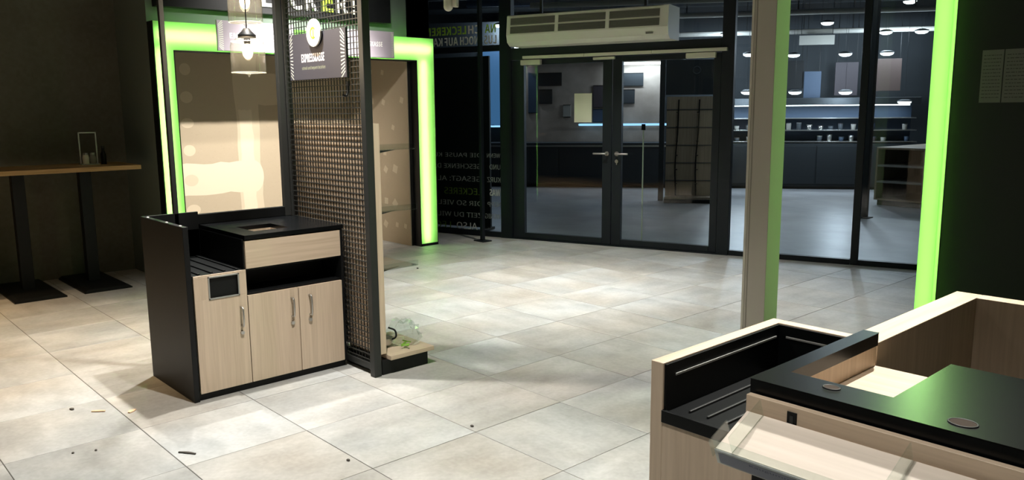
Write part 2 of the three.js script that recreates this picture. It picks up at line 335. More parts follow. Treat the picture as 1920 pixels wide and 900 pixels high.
{
  const o = fpos(0, 0, 0), turn = FA.turn;
  const H = 3.2;
  const bar = (s0, y0, s1, y1, d = 0.07) => bx(s0, y0, -d / 2, s1, y1, d / 2, 0.004);
  const pane = (s0, y0, s1, y1, z = 0) => { const g = new THREE.PlaneGeometry(s1 - s0, y1 - y0); g.translate((s0 + s1) / 2, (y0 + y1) / 2, z); return g; };
  // window beside the portal, with the lettering
  const w1 = struct('window_1', o, turn, 'tall shop window with lettering stuck on its glass');
  obj('window_frame', [bar(-1.75, 0, -0.13, 0.07), bar(-1.75, 2.28, -0.13, 2.35), bar(-1.75, 3.12, -0.13, H)], M.frame, w1);
  obj('pane', pane(-1.75, 0.07, -0.13, 2.28), M.glass, w1); obj('pane', pane(-1.75, 2.35, -0.13, 3.12), M.glass, w1);
  const lines = [ // first words | the rest, height of the baseline, letter height
    ['WENN', 'DIE PAUSE KURZ', 0.99, 0.052, 0, M.sticker], ['UND', 'GESCHENKE DAZU', 0.845, 0.06, 1, M.sticker], ['KURZ', 'GESAGT: ALLES', 0.685, 0.062, 1, M.sticker],
    ['WAS', 'LECKERES', 0.515, 0.082, 2, M.stickerBright], ['NIPP', 'DIR SO VIEL DU', 0.375, 0.06, 1, M.sticker], ['WENIG', 'ZEIT DU WILLST', 0.225, 0.06, 1, M.sticker],
  ];
  for (const [a, b, y, sz, k, m] of lines) {
    const put = (str, sR, wid, mat, bold) => { const g = text(str, sz, { width: wid, mirror: true, bold }); g.translate(sR, y, 0.004); obj('lettering', g, mat, w1); };
    put(a, -0.155, 0.035 * a.length + 0.05, m, k === 2);
    put(b, -0.43, k === 2 ? 0.56 : 0.85, k === 2 ? M.stickerGreen : m, false);
  }
  { const g = text('ALSO', 0.085, { width: 0.31, mirror: true }); g.translate(-0.50, 0.07, 0.004); obj('lettering', g, M.stickerBright, w1); const h = text('LECKER!', 0.085, { width: 0.52, mirror: true }); h.translate(-0.90, 0.07, 0.004); obj('lettering', h, M.stickerGreen, w1); }
  { const put = (str, sR, y, wid, sz, mat) => { const g = text(str, sz, { width: wid, mirror: true, bold: true }); g.translate(sR, y, 0.004); obj('lettering', g, mat, w1); };
    put('NA', -0.20, 2.50, 0.15, 0.1, M.letterGreen); put('CH', -0.42, 2.50, 0.17, 0.1, M.letterWhite); put('LECKEREM', -0.62, 2.50, 0.62, 0.1, M.letterGreen);
    put('LUS', -0.19, 2.37, 0.17, 0.1, M.letterWhite); put('NOCH', -0.44, 2.37, 0.27, 0.1, M.letterWhite); put('AUF', -0.74, 2.37, 0.2, 0.1, M.letterWhite); put('KAFFEE', -0.97, 2.37, 0.4, 0.1, M.letterWhite); }
  // frame round the double door
  const fr = struct('trim_1', o, turn, 'dark steel frame round the glass double door');
  obj('frame_post', bar(-0.13, 0, 0.03, H, 0.09), M.frame, fr); obj('frame_post', bar(2.555, 0, 2.685, H, 0.09), M.frame, fr);
  obj('transom', bar(0.03, 2.16, 2.555, 2.30, 0.09), M.frame, fr); obj('top_rail', bar(0.03, 3.12, 2.555, H, 0.09), M.frame, fr);
  obj('pane', pane(0.03, 2.30, 2.555, 3.12), M.glass, fr); obj('threshold', bx(-0.13, 0, -0.05, 2.685, 0.012, 0.05), M.frame, fr);
  // the two leaves
  const leaf = (name, s0, s1, hs, dir, label) => {
    const d = struct(name, o, turn, label), z = 0.0;
    obj('stile', bx(s0 + 0.004, 0.015, -0.03, s0 + (dir > 0 ? 0.165 : 0.115), 2.155, 0.03, 0.004), M.frame, d);
    obj('stile', bx(s1 - (dir > 0 ? 0.115 : 0.085), 0.015, -0.03, s1 - 0.004, 2.155, 0.03, 0.004), M.frame, d);
    const a = s0 + (dir > 0 ? 0.165 : 0.115), b = s1 - (dir > 0 ? 0.115 : 0.085);
    obj('bottom_rail', bx(a, 0.015, -0.03, b, 0.085, 0.03, 0.003), M.frame, d); obj('top_rail', bx(a, 2.10, -0.03, b, 2.155, 0.03, 0.003), M.frame, d);
    obj('pane', pane(a, 0.085, b, 2.10, z), M.glass, d);
    const h = obj('handle', [tube([[hs, 1.07, 0.03], [hs, 1.07, 0.075], [hs - dir * 0.03, 1.07, 0.085], [hs - dir * 0.15, 1.07, 0.085]], 0.010, 20, 8), cylZ(0.026, 0.012, hs, 1.07, 0.034)], M.steel, d);
    return d;
  };
  function cylZ(r, h, x, y, z) { const g = new THREE.CylinderGeometry(r, r, h, 20); g.rotateX(Math.PI / 2); g.translate(x, y, z); return g.toNonIndexed(); }
  const d1 = leaf('door_1', 0.03, 1.325, 1.268, 1, 'glass door leaf with a pale sheet of paper taped to it');
  const d2 = leaf('door_2', 1.325, 2.555, 1.39, -1, 'glass door leaf with a lever handle and a lock below it');
  obj('lock', [cylZ(0.021, 0.012, 1.39, 0.985, 0.034), bx(1.384, 0.945, 0.03, 1.396, 0.985, 0.04)], M.steel, d2);
  const rail = solo('closer_rail', [bx(0.21, 2.165, 0.045, 1.0, 2.2, 0.095, 0.004), bx(1.004, 2.165, 0.045, 1.80, 2.2, 0.095, 0.004), bx(1.804, 2.165, 0.045, 2.62, 2.2, 0.095, 0.004)], M.cream,
    'long pale closer rail running over both glass door leaves', 'door rail', o, turn);
  const clo = (s0, s1, y0, y1, z1, label) => solo('door_closer', bx(s0, y0, 0.032, s1, y1, z1, 0.006), M.cream, label, 'door closer', o, turn);
  clo(0.18, 0.44, 2.095, 2.155, 0.09, 'pale door closer box on the leaf with the taped paper');
  clo(2.18, 2.50, 2.10, 2.158, 0.09, 'pale door closer box on the leaf nearest the grey pillar');
  clo(1.10, 1.36, 2.125, 2.155, 0.07, 'small pale plate over the meeting of the two door leaves');
  solo('door_notice', bx(0.845, 1.425, 0.003, 1.065, 1.755, 0.0055, 0), M.paper, 'pale greenish sheet of paper taped to the glass door', 'notice', o, turn);
  // fixed panes to the corner
  const w2 = struct('window_2', o, turn, 'tall fixed shop window behind the grey pillar');
  obj('window_frame', [bar(2.685, 0, 3.91, 0.055), bar(2.685, 3.12, 3.91, H)], M.frame, w2); obj('pane', pane(2.685, 0.055, 3.91, 3.12), M.glass, w2);
  obj('mullion', bar(3.915, 0, 3.985, H), M.frame, w2);
  const w3 = struct('window_3', o, turn, 'tall fixed shop window meeting the green light column');
  obj('window_frame', [bar(3.985, 0, 5.70, 0.055), bar(3.985, 3.12, 5.70, H)], M.frame, w3); obj('pane', pane(3.985, 0.055, 5.70, 3.12), M.glass, w3);
  // header over the glass and closed ends towards the mall
  const hd = struct('wall_header', o, turn); obj('header_panel', bx(-8, 3.2, -0.1, 9.0, 4.3, 0.0, 0), M.mallCeil, hd);
  const e1 = struct('wall_front_1', o, turn); obj('wall_panel', bx(-8, 0, -0.1, -1.76, 3.2, -0.02, 0), M.mallDark, e1);
  const e2 = struct('wall_front_2', o, turn); obj('wall_panel', bx(5.72, 0, -0.1, 9.0, 3.2, -0.02, 0), M.mallDark, e2);

  // air curtain hung over the doors
  const ac = thing('air_curtain', 'long cream air curtain unit with grey grilles hung over the glass doors', 'air curtain', fpos(0.2, 2.29, 0.08), turn);
  obj('housing', prism([[0, 0], [0.30, 0], [0.36, 0.04], [0.38, 0.12], [0.355, 0.33], [0.34, 0.34], [0, 0.34]], 0, 1.84), M.whitePlastic, ac);
  const sl = Math.atan2(-0.025, 0.21);
  for (let k = 0; k < 3; k++) for (let r = 0; r < 2; r++) {
    const x0 = 0.05 + k * 0.60, x1 = x0 + 0.555, gs = [];
    const yA = 0.135 + r * 0.095, yB = yA + 0.078;
    const zat = y => 0.38 - (y - 0.12) * 0.119;
    const back = bx(x0, yA, -0.002, x1, yB, 0.0015, 0); gs.push(back);
    for (let s = 0; s < 5; s++) gs.push(bx(x0, yA + 0.004 + s * 0.016, 0, x1, yA + 0.011 + s * 0.016, 0.007, 0));
    const g = mergeGeometries(gs); g.translate(0, -0.12, 0); g.rotateX(sl); g.translate(0, 0.12, 0.38);
    obj('grille', g, M.grille, ac);
  }
  obj('end_cap', prism([[0, -0.001], [0.30, -0.001], [0.362, 0.038], [0.382, 0.12], [0.357, 0.332], [0.34, 0.342], [0, 0.342]], 1.84, 1.90), M.whitePlastic, ac);
  obj('badge', bx(1.66, 0.055, 0.372, 1.74, 0.07, 0.3765, 0), M.grille, ac);
  each('hanger', [bx(0.3, 0.34, 0.1, 0.33, 0.91, 0.13), bx(1.55, 0.34, 0.1, 1.58, 0.91, 0.13)], M.anthracite, ac);
  // slim post standing in front of the lettered window
  const sp = thing('gate_post', 'slim dark post with a flat foot standing before the lettered window', 'post', [-7.40, 0, -6.29]);
  obj('post', bx(-0.022, 0.01, -0.022, 0.022, 3.2, 0.022, 0.004), M.frame, sp); obj('foot_plate', bx(-0.09, 0, -0.07, 0.09, 0.012, 0.07, 0.003), M.frame, sp);
}

// ------------------------------------------------------------------ green light frames
function lightBox(t, a, b, face, tubeAt, opts = {}) {
  // a, b: corners of the box in the thing's space; face: axis the front looks along; returns nothing
}
{
  // frame round the niche, faces +x
  const t = thing('light_frame', 'black portal frame with glowing green light panels round the unfinished niche', 'light frame', [-7.73, 0, -4.2]);
  const D = 0.13, xF = 0.128;
  const zL0 = 1.55, zL1 = 1.385, zR0 = -1.325, zR1 = -1.56, yB = 2.135, yT = 2.385;
  const th = 0.009;
  const legCase = (z0, z1) => [bx(0, 0, z0 - th, D, yB, z0, 0.001), bx(0, 0, z1, D, yB, z1 + th, 0.001), bx(0, 0, z0, th, yB, z1, 0), bx(0, 0, z0, D, 0.03, z1, 0.001)];
  obj('leg_casing', legCase(zL1, zL0), M.black, t); obj('leg_casing', legCase(zR1, zR0), M.black, t);
  obj('band_casing', [bx(0, yB - th, zR0, D, yB, zL1, 0.001), bx(0, yB, zR1, th, yT, zL0, 0), bx(0, yB, zL0, D, yT, zL0 + th, 0), bx(0, yB, zR1 - th, D, yT, zR1, 0)], M.black, t);
  const pl = (z0, z1, y0, y1) => { const g = new THREE.PlaneGeometry(z1 - z0, y1 - y0); g.rotateY(Math.PI / 2); g.translate(xF, (y0 + y1) / 2, (z0 + z1) / 2); return g; };
  obj('light_panel', pl(zL1, zL0, 0.03, yB), M.greenAcrylic, t); obj('light_panel', pl(zR1, zR0, 0.03, yB), M.greenAcrylic, t);
  obj('light_panel', pl(zR1, zL0, yB, yT), M.greenAcrylic, t);
  { const g = new THREE.PlaneGeometry(zL0 - zR1, xF); g.rotateX(-Math.PI / 2); g.rotateY(Math.PI / 2); g.translate(xF / 2, yT, (zL0 + zR1) / 2); obj('light_panel', g, M.greenAcrylic, t); }
  const led = (z0, z1, y0, y1) => bx(0.072, y0, z0, 0.084, y1, z1, 0);
  obj('led_strip', led((zL0 + zL1) / 2 + 0.024, (zL0 + zL1) / 2 + 0.036, 0.04, yB), M.ledTube, t);
  obj('led_strip', led((zR0 + zR1) / 2 + 0.024, (zR0 + zR1) / 2 + 0.036, 0.04, yB), M.ledTube, t);
  obj('led_strip', led(zR1 + 0.03, zL0 - 0.03, (yB + yT) / 2 - 0.006, (yB + yT) / 2 + 0.006), M.ledTube, t);
  const area = (w, h, y, z, I) => { const l = new THREE.RectAreaLight(GREEN, I, w, h); l.position.set(xF + 0.012, y, z); l.rotation.y = -Math.PI / 2; l.lookAt(l.position.x + 1 - 7.73, y, z - 4.2); t.add(l); return l; };
  for (const l of [area(0.2, 2.0, 1.08, (zL0 + zL1) / 2, 0.8), area(0.22, 2.0, 1.08, (zR0 + zR1) / 2, 0.8), area(3.0, 0.24, (yB + yT) / 2, 0, 0.5)]) { const p = l.position.clone(); l.rotation.set(0, 0, 0); l.rotation.y = -Math.PI / 2 + Math.PI; l.position.copy(p); }
  // the one at the corner by the checkout, faces +z
  const u = thing('light_frame', 'glowing green light column at the corner of the black wall by the checkout', 'light frame', [-1.957, 0, -5.45]);
  const w0 = -0.05, w1 = 0.05, zf = 0.075;
  obj('back_plate', [bx(w0, 0, 0, w1, 3.0, 0.006, 0), bx(w0, 0, 0, w1, 0.02, zf, 0), bx(w0, 2.98, 0, w1, 3.0, zf, 0)], M.boxWhite, u);
  const f1 = new THREE.PlaneGeometry(w1 - w0, 2.96); f1.translate(0, 1.5, zf);
  const f2 = new THREE.PlaneGeometry(zf - 0.006, 2.96); f2.rotateY(Math.PI / 2); f2.translate(w1, 1.5, (zf + 0.006) / 2);
  const f3 = new THREE.PlaneGeometry(zf - 0.006, 2.96); f3.rotateY(-Math.PI / 2); f3.translate(w0, 1.5, (zf + 0.006) / 2);
  obj('light_panel', [f1, f2, f3], M.greenAcrylic, u);
  obj('led_strip', bx(-0.006, 0.03, 0.014, 0.006, 2.97, 0.024, 0), M.ledColumn, u);
  const l = new THREE.RectAreaLight(new THREE.Color(0.5, 1.0, 0.3), 14, 0.10, 2.9); l.position.set(0, 1.5, zf + 0.012); l.rotation.y = Math.PI; u.add(l);
}

// ------------------------------------------------------------------ fascia sign and grey signs on the portal
{
  const t = thing('fascia_sign', 'dark fascia board over the niche with large white and green lettering', 'sign', [-7.60, 2.52, -4.2]);
  obj('board', bx(-0.13, 0, -1.0, -0.02, 0.62, 1.5, 0.003), M.black, t);
  const pos = [['L', -3.69, 0.115], ['E', -3.85, 0.115], ['C', -4.0, 0.125], ['K', -4.16, 0.135], ['E', -4.35, 0.125], ['R', -4.52, 0.135], ['!', -4.70, 0.05]];
  pos.forEach(([c, z, w], i) => { const g = text(c, 0.2, { bold: true, width: w, depth: 0.025 }); g.rotateY(Math.PI / 2); g.translate(-0.02, 0.065, z + 4.2); obj('letter', g, i === 4 ? M.letterGreen : M.letterWhite, t); });
}
function hazard(g, x, y, w, h, n, dir) { g.lineWidth = Math.max(2, w * 0.18); for (let i = 0; i < n; i++) { const yy = y + h * (i + 0.5) / n; const k = ((i / n) * 2 - 1) * dir; g.beginPath(); g.moveTo(x, yy - k * w * 0.5); g.lineTo(x + w, yy + k * w * 0.5); g.stroke(); } }
function signPlate(t, w, h, tex, back, axis) {
  const p = new THREE.PlaneGeometry(w, h); obj('printed_face', p, std(0xffffff, 0.6, { map: tex }), t);
  return p;
}
{
  const mk = (zc, w, label, draw) => {
    const t = thing('hanging_sign', label, 'sign', [-7.555, 2.285, zc], Math.PI / 2);
    obj('plate', bx(-w / 2, -0.14, -0.022, w / 2, 0.14, -0.002, 0.002), M.signGrey, t);
    each('bracket', [bx(-w / 2 + 0.1, -0.03, -0.045, -w / 2 + 0.13, 0.03, -0.02), bx(w / 2 - 0.13, -0.03, -0.045, w / 2 - 0.1, 0.03, -0.02)], M.anthracite, t);
    obj('printed_face', new THREE.PlaneGeometry(w - 0.006, 0.274), std(0xffffff, 0.7, { map: canvasTex(768, 256, draw) }), t);
  };
  mk(-3.60, 0.78, 'pale grey hanging sign with white lettering seen behind the glass pendant', (g, W, H) => {
    g.fillStyle = '#a79ea8'; g.fillRect(0, 0, W, H); g.strokeStyle = '#d8dccf'; hazard(g, 10, 8, 46, H - 16, 14, 1); hazard(g, W - 56, 8, 46, H - 16, 14, -1);
    g.fillStyle = '#f4f2ee'; g.font = 'bold 66px sans-serif'; g.textAlign = 'center'; g.fillText('ENTWEDER NOCH', W / 2 + 6, 148, 590); g.fillStyle = '#dfe3c2'; g.font = '34px sans-serif'; g.fillText('oder mehr', W * 0.66, 200, 200);
  });
  mk(-4.88, 0.62, 'pale grey hanging sign with white lettering next to the glowing corner', (g, W, H) => {
    g.fillStyle = '#a79ea8'; g.fillRect(0, 0, W, H); g.strokeStyle = '#cdd2b8'; hazard(g, 10, 8, 46, H - 16, 14, 1); hazard(g, W - 40, 8, 30, H - 16, 14, -1);
    g.fillStyle = '#f4f2ee'; g.font = 'bold 64px sans-serif'; g.textAlign = 'center'; g.fillText('EXPRESSKASSE', W / 2 - 20, 150, 560);
  });
}

// ------------------------------------------------------------------ waste and tray station
{
  const t = thing('service_station', 'black station with pale wood doors, a waste slot and a tall open frame', 'station', [-4.95, 0, -1.57]);
  const X = x => x + 4.95, Z = z => z + 1.57, b = (x0, y0, z0, x1, y1, z1, r, g) => bx(X(x0), y0, Z(z0), X(x1), y1, Z(z1), r, g);
  const xf = -4.30;
  obj('side_panel', b(-4.95, 0.0, -1.60, xf, 0.975, -1.57, 0.002), M.black, t);
  obj('carcass', [b(-4.95, 0.035, -2.53, xf - 0.022, 0.055, -1.60), b(-4.95, 0.055, -2.53, -4.93, 0.87, -1.60), b(-4.95, 0.035, -2.53, xf, 0.87, -2.514), b(-4.93, 0.055, -1.915, xf - 0.022, 0.87, -1.902),
    b(-4.93, 0.55, -2.514, xf - 0.022, 0.562, -1.915), b(-4.93, 0.69, -2.514, xf - 0.022, 0.702, -1.915), b(-4.55, 0.562, -2.514, -4.54, 0.69, -1.915), b(-4.95, 0.70, -1.902, -4.93, 0.975, -1.60)], M.black, t);
  obj('plinth', b(-4.93, 0, -2.527, xf - 0.02, 0.035, -1.60, 0.001), M.black, t);
  // worktop with its waste opening
  const hx0 = -4.66, hx1 = -4.42, hz0 = -2.24, hz1 = -2.02;
  obj('worktop', [b(-4.95, 0.87, -2.532, hx0, 0.895, -1.905, 0.002), b(hx1, 0.87, -2.532, xf + 0.006, 0.895, -1.905, 0.002), b(hx0, 0.87, -2.532, hx1, 0.895, hz0, 0.001), b(hx0, 0.87, hz1, hx1, 0.895, -1.905, 0.001)], M.blackGloss, t);
  obj('waste_chute', [b(hx0 - 0.01, 0.74, hz0 - 0.01, hx0, 0.87, hz1 + 0.01, 0), b(hx1, 0.74, hz0 - 0.01, hx1 + 0.01, 0.87, hz1 + 0.01, 0), b(hx0, 0.74, hz0 - 0.01, hx1, 0.87, hz0, 0), b(hx0, 0.74, hz1, hx1, 0.87, hz1 + 0.01, 0)], M.beige, t, 'pale wood lining of the waste opening');
  // tray bay beside it
  obj('tray_bay', [b(-4.93, 0.69, -1.902, xf - 0.004, 0.704, -1.60, 0.001)], M.tray, t);
  for (let k = 0; k < 4; k++) obj('tray_runner', b(-4.90, 0.704, -1.87 + k * 0.072, xf - 0.02, 0.712, -1.855 + k * 0.072, 0.002), M.tray, t);
  obj('drawer_front', b(xf - 0.02, 0.704, -2.513, xf, 0.862, -1.908, 0.0015, 'z'), M.beige, t);
  const door = (z0, z1, hz, hy0, hy1, ly) => {
    const d = obj('door', b(xf - 0.02, 0.042, z0, xf, 0.55, z1, 0.0015), M.beige, t);
    handle(d, hz, hy0, hy1, ly); return d;
  };
  function handle(d, z, y0, y1, ly) {
    obj('handle', tube([[X(xf), y0, Z(z)], [X(xf) + 0.022, y0, Z(z)], [X(xf) + 0.03, y0 + 0.012, Z(z)], [X(xf) + 0.03, y1 - 0.012, Z(z)], [X(xf) + 0.022, y1, Z(z)], [X(xf), y1, Z(z)]], 0.0055, 28, 8), M.steel, d);
    const g = new THREE.CylinderGeometry(0.011, 0.011, 0.012, 18); g.rotateZ(Math.PI / 2); g.translate(X(xf) + 0.005, ly, Z(z)); obj('lock', g.toNonIndexed(), M.steel, d);
  }
  door(-2.218, -1.908, -2.172, 0.385, 0.495, 0.345); door(-2.513, -2.222, -2.287, 0.375, 0.495, 0.345);
  const s = [b(xf - 0.02, 0.042, -1.904, xf, 0.566, -1.608, 0.0015), b(xf - 0.02, 0.686, -1.904, xf, 0.702, -1.608, 0.0012), b(xf - 0.02, 0.566, -1.69, xf, 0.686, -1.608, 0), b(xf - 0.02, 0.566, -1.904, xf, 0.686, -1.858, 0)];
  const bd = obj('door', s, M.beige, t, 'pale wood door with a black waste slot');
  obj('waste_slot', [b(xf - 0.06, 0.566, -1.858, xf - 0.012, 0.686, -1.69, 0)], M.black, bd);
  obj('slot_frame', [b(xf - 0.003, 0.562, -1.862, xf + 0.004, 0.570, -1.686, 0.001), b(xf - 0.003, 0.682, -1.862, xf + 0.004, 0.690, -1.686, 0.001), b(xf - 0.003, 0.562, -1.694, xf + 0.004, 0.690, -1.686, 0.001), b(xf - 0.003, 0.562, -1.862, xf + 0.004, 0.690, -1.854, 0.001)], M.alu, bd);
  handle(bd, -1.862, 0.385, 0.492, 0.346);
  // tall open frame on the back edge
  obj('frame_post', b(-4.96, 0.895, -1.787, -4.93, 2.9, -1.759, 0.003), M.anthracite, t);
  obj('frame_post', b(-4.97, 0.895, -2.522, -4.93, 2.9, -2.482, 0.003), M.anthracite, t);
  obj('frame_rail', b(-4.97, 0.895, -2.482, -4.935, 0.957, -1.787, 0.003), M.black, t);
  obj('frame_rail', b(-4.97, 2.86, -2.482, -4.935, 2.9, -1.787, 0.003), M.black, t);
  for (const [x, y] of [[-4.86, 0.9], [-4.62, 0.93], [-4.47, 0.945], [-4.33, 0.905]]) { const g = new THREE.SphereGeometry(0.007, 10, 8); g.scale(1, 1, 0.6); g.translate(X(x), y, 0.001); }
  for (const x of [-4.86, -4.56, -4.36]) { const g = new THREE.SphereGeometry(0.008, 12, 8); g.scale(1.3, 0.5, 0.9); g.translate(X(x), 0.976, Z(-1.583)); obj('screw_cap', g.toNonIndexed(), M.whitePlastic, t); }
}

// ------------------------------------------------------------------ mesh partition with shelf behind
{
  const t = thing('mesh_partition', 'tall partition of dark wire mesh before a pale wood board with corner posts', 'partition', [-4.0, 0, -2.55]);
  const X = x => x + 4.0, Z = z => z + 2.58, b = (x0, y0, z0, x1, y1, z1, r, g) => bx(X(x0), y0, Z(z0), X(x1), y1, Z(z1), r, g);
  obj('post', b(-4.025, 0, -2.60, -3.975, 2.95, -2.55, 0.004), M.anthracite, t); obj('post', b(-4.975, 0, -2.605, -4.94, 2.95, -2.565, 0.004), M.anthracite, t);
  obj('rail', b(-4.935, 0.03, -2.60, -4.025, 0.07, -2.57, 0.003), M.anthracite, t); obj('rail', b(-4.935, 2.55, -2.60, -4.025, 2.6, -2.57, 0.003), M.anthracite, t);
  obj('backboard', b(-4.93, 0.13, -2.645, -3.985, 1.505, -2.603, 0.002), M.beige, t, 'pale wood board behind the mesh');
  const g = [];
  for (let x = -4.93; x < -4.02; x += 0.0335) g.push(b(x, 0.07, -2.585, x + 0.0045, 2.55, -2.580, 0));
  for (let y = 0.085; y < 2.54; y += 0.0335) g.push(b(-4.935, y, -2.580, -4.025, y + 0.0045, -2.575, 0));
  const m = obj('wire_mesh', g, M.anthracite, t); m.userData.kind = 'stuff';
  const s = thing('display_shelf', 'pale wood display shelf with clear plastic shelves on the back of the mesh partition', 'shelf', [-4.0, 0, -2.62]);
  const c = (x0, y0, z0, x1, y1, z1, r, gr) => bx(x0 + 4.0, y0, z0 + 2.65, x1 + 4.0, y1, z1 + 2.65, r, gr);
  obj('plinth', c(-4.4, 0, -2.95, -3.985, 0.092, -2.61, 0.003), M.black, s); obj('deck', c(-4.42, 0.092, -2.975, -3.95, 0.118, -2.652, 0.002, 'z'), M.beige, s);
  for (const y of [0.62, 0.975, 1.345]) {
    const sh = obj('shelf', [c(-4.42, y, -2.95, -4.06, y + 0.006, -2.652, 0.001), c(-4.066, y, -2.95, -4.06, y + 0.035, -2.652, 0.001)], M.acrylic, s, 'clear plastic shelf');
    obj('bracket', prism([[0, 0], [0.0, -0.03], [-0.20, -0.002], [-0.20, 0]], X(-4.13), X(-4.125)).translate(0, y - 0.001, 0), M.anthracite, sh);
  }
  // left on the deck
  const j = thing('scoop', 'small steel scoop lying on the pale wood shelf deck', 'scoop', [-4.15, 0.118, -2.71], 0.5);
  obj('bowl', lathe([[0.0, 0.004], [0.035, 0.006], [0.05, 0.03], [0.055, 0.06], [0.052, 0.06], [0.046, 0.031], [0.033, 0.01], [0, 0.008]], 24), M.steel, j);
  obj('handle', tube([[0.05, 0.05, 0], [0.08, 0.07, 0.0], [0.075, 0.11, 0.0], [0.03, 0.125, 0]], 0.006, 16, 8), M.black, j);
  const wr = new THREE.IcosahedronGeometry(0.09, 4), p = wr.attributes.position;
  for (let i = 0; i < p.count; i++) { const x = p.getX(i), y = p.getY(i), z = p.getZ(i), k = 0.62 + 0.75 * vnoise(x * 38 + 20, y * 38 + z * 31 + 20, 999, 999, 4); p.setXYZ(i, x * k, Math.max(-0.062, y * k), z * k); }
  wr.computeVertexNormals(); wr.translate(0, 0.062, 0);
  solo('plastic_wrap', wr.toNonIndexed(), M.acrylic, 'crumpled clear plastic wrap on the pale wood shelf deck', 'packaging', [-4.13, 0.118, -2.845], 0.3);
  const lf = []; for (let k = 0; k < 5; k++) { const q = new THREE.PlaneGeometry(0.05, 0.012, 4, 1), a = q.attributes.position; for (let i = 0; i < a.count; i++) a.setZ(i, 0.012 * Math.sin(a.getX(i) * 40)); q.rotateX(-0.7); q.rotateY(k * 1.1); q.translate(0.015 * Math.cos(k), 0.018 + 0.005 * k, 0.015 * Math.sin(k)); lf.push(q.toNonIndexed()); }
  solo('green_tie', lf, std(0x7fae3c, 0.7, { side: THREE.DoubleSide }), 'small scrap of green ribbon on the pale wood shelf deck', 'ribbon', [-4.03, 0.12, -2.79]);
}
{ // dark sign with a round badge, hooked on the mesh
  const t = thing('mesh_sign', 'dark sign with white lettering and striped edges hooked on the wire mesh', 'sign', [-4.51, 1.91, -2.528]);
  obj('plate', bx(-0.345, -0.14, -0.012, 0.345, 0.145, 0, 0.002), M.anthracite, t);
  const fc = new THREE.PlaneGeometry(0.684, 0.28); fc.translate(0, 0.0025, 0.0015);
  obj('printed_face', fc, std(0xffffff, 0.6, { map: canvasTex(1024, 420, (g, W, H) => {
    g.fillStyle = '#393840'; g.fillRect(0, 0, W, H); g.strokeStyle = '#b9bcb2'; hazard(g, 18, 10, 50, H - 20, 13, 1); hazard(g, W - 88, 10, 66, H - 20, 13, -1);
    g.fillStyle = '#e6e2ea'; g.font = 'bold 104px sans-serif'; g.textAlign = 'center'; g.fillText('EXPRESSKASSE', W * 0.43, 262, 430);
    g.fillStyle = '#8b937a'; g.font = '40px sans-serif'; g.fillText('schnell und bequem bezahlen', W * 0.44, 330, 430);
  }) }), t);
  const r = thing('round_badge', 'round white badge with a green ring emblem above the dark mesh sign', 'badge', [-4.50, 2.045, -2.51]);
  const d = new THREE.CylinderGeometry(0.082, 0.082, 0.01, 40); d.rotateX(Math.PI / 2); obj('disc', d.toNonIndexed(), M.whitePlastic, r);
  const e = new THREE.TorusGeometry(0.03, 0.0055, 8, 32, 4.6); e.rotateZ(0.8); e.scale(1, 1, 0.4); e.translate(0, 0, 0.006); obj('emblem', [e.toNonIndexed(), bx(0.0, -0.03, 0.004, 0.008, 0.018, 0.008, 0)], M.letterGreen, r);
  obj('bracket', bx(-0.02, -0.012, -0.012, 0.02, 0.012, -0.005, 0), M.anthracite, r);
  solo('mesh_hook', [tube([[0, 0.05, 0], [0, -0.01, 0.0], [0, -0.035, 0.012], [0, -0.03, 0.035]], 0.006, 20, 8), bx(-0.012, 0.02, -0.008, 0.012, 0.05, 0.003)], M.black, 'small black hook on the wire mesh below the dark sign', 'hook', [-4.185, 1.70, -2.54]);
}

// ------------------------------------------------------------------ pendants
function pendant(x, y, z, label) {
  const t = thing('pendant_lamp', label, 'pendant lamp', [x, y, z]);
  obj('shade', lathe([[0.0, -0.022], [0.006, -0.018], [0.009, -0.010], [0.016, -0.003], [0.085, 0.0], [0.094, 0.004], [0.096, 0.012], [0.095, 0.15], [0.088, 0.175], [0.06, 0.193], [0.045, 0.2]], 40), M.jar, t);
  for (const [r, y] of [[0.094, 0.003], [0.088, 0.176]]) { const q = new THREE.TorusGeometry(r, 0.0022, 8, 48); q.rotateX(Math.PI / 2); q.translate(0, y, 0); obj('glass_rim', q.toNonIndexed(), M.frost, t); }
  obj('cap', lathe([[0.0, 0.198], [0.05, 0.198], [0.05, 0.214], [0.03, 0.232], [0.016, 0.25], [0, 0.252]], 28), M.black, t);
  obj('socket', cyl(0.018, 0.018, 0.03, 0, 0.165, 0), M.black, t);
  obj('cord', cyl(0.0035, 0.0035, 3.2 - y - 0.25, 0, 0.25, 0, 8), M.black, t);
  const bg = new THREE.SphereGeometry(0.032, 24, 16); bg.scale(0.9, 1.35, 0.9); bg.translate(0, 0.122, 0); obj('bulb', bg.toNonIndexed(), M.bulb, t);
  const l = new THREE.PointLight(0xffe0ba, 0.7, 0, 2); l.position.set(0, 0.122, 0); l.castShadow = true; l.shadow.radius = 1.5; t.add(l);
}
pendant(-4.50, 1.795, -2.085, 'lower clear glass jar pendant lamp with a lit bulb over the station');
pendant(-4.60, 2.085, -2.13, 'upper clear glass jar pendant lamp hanging just above and behind the lower one');

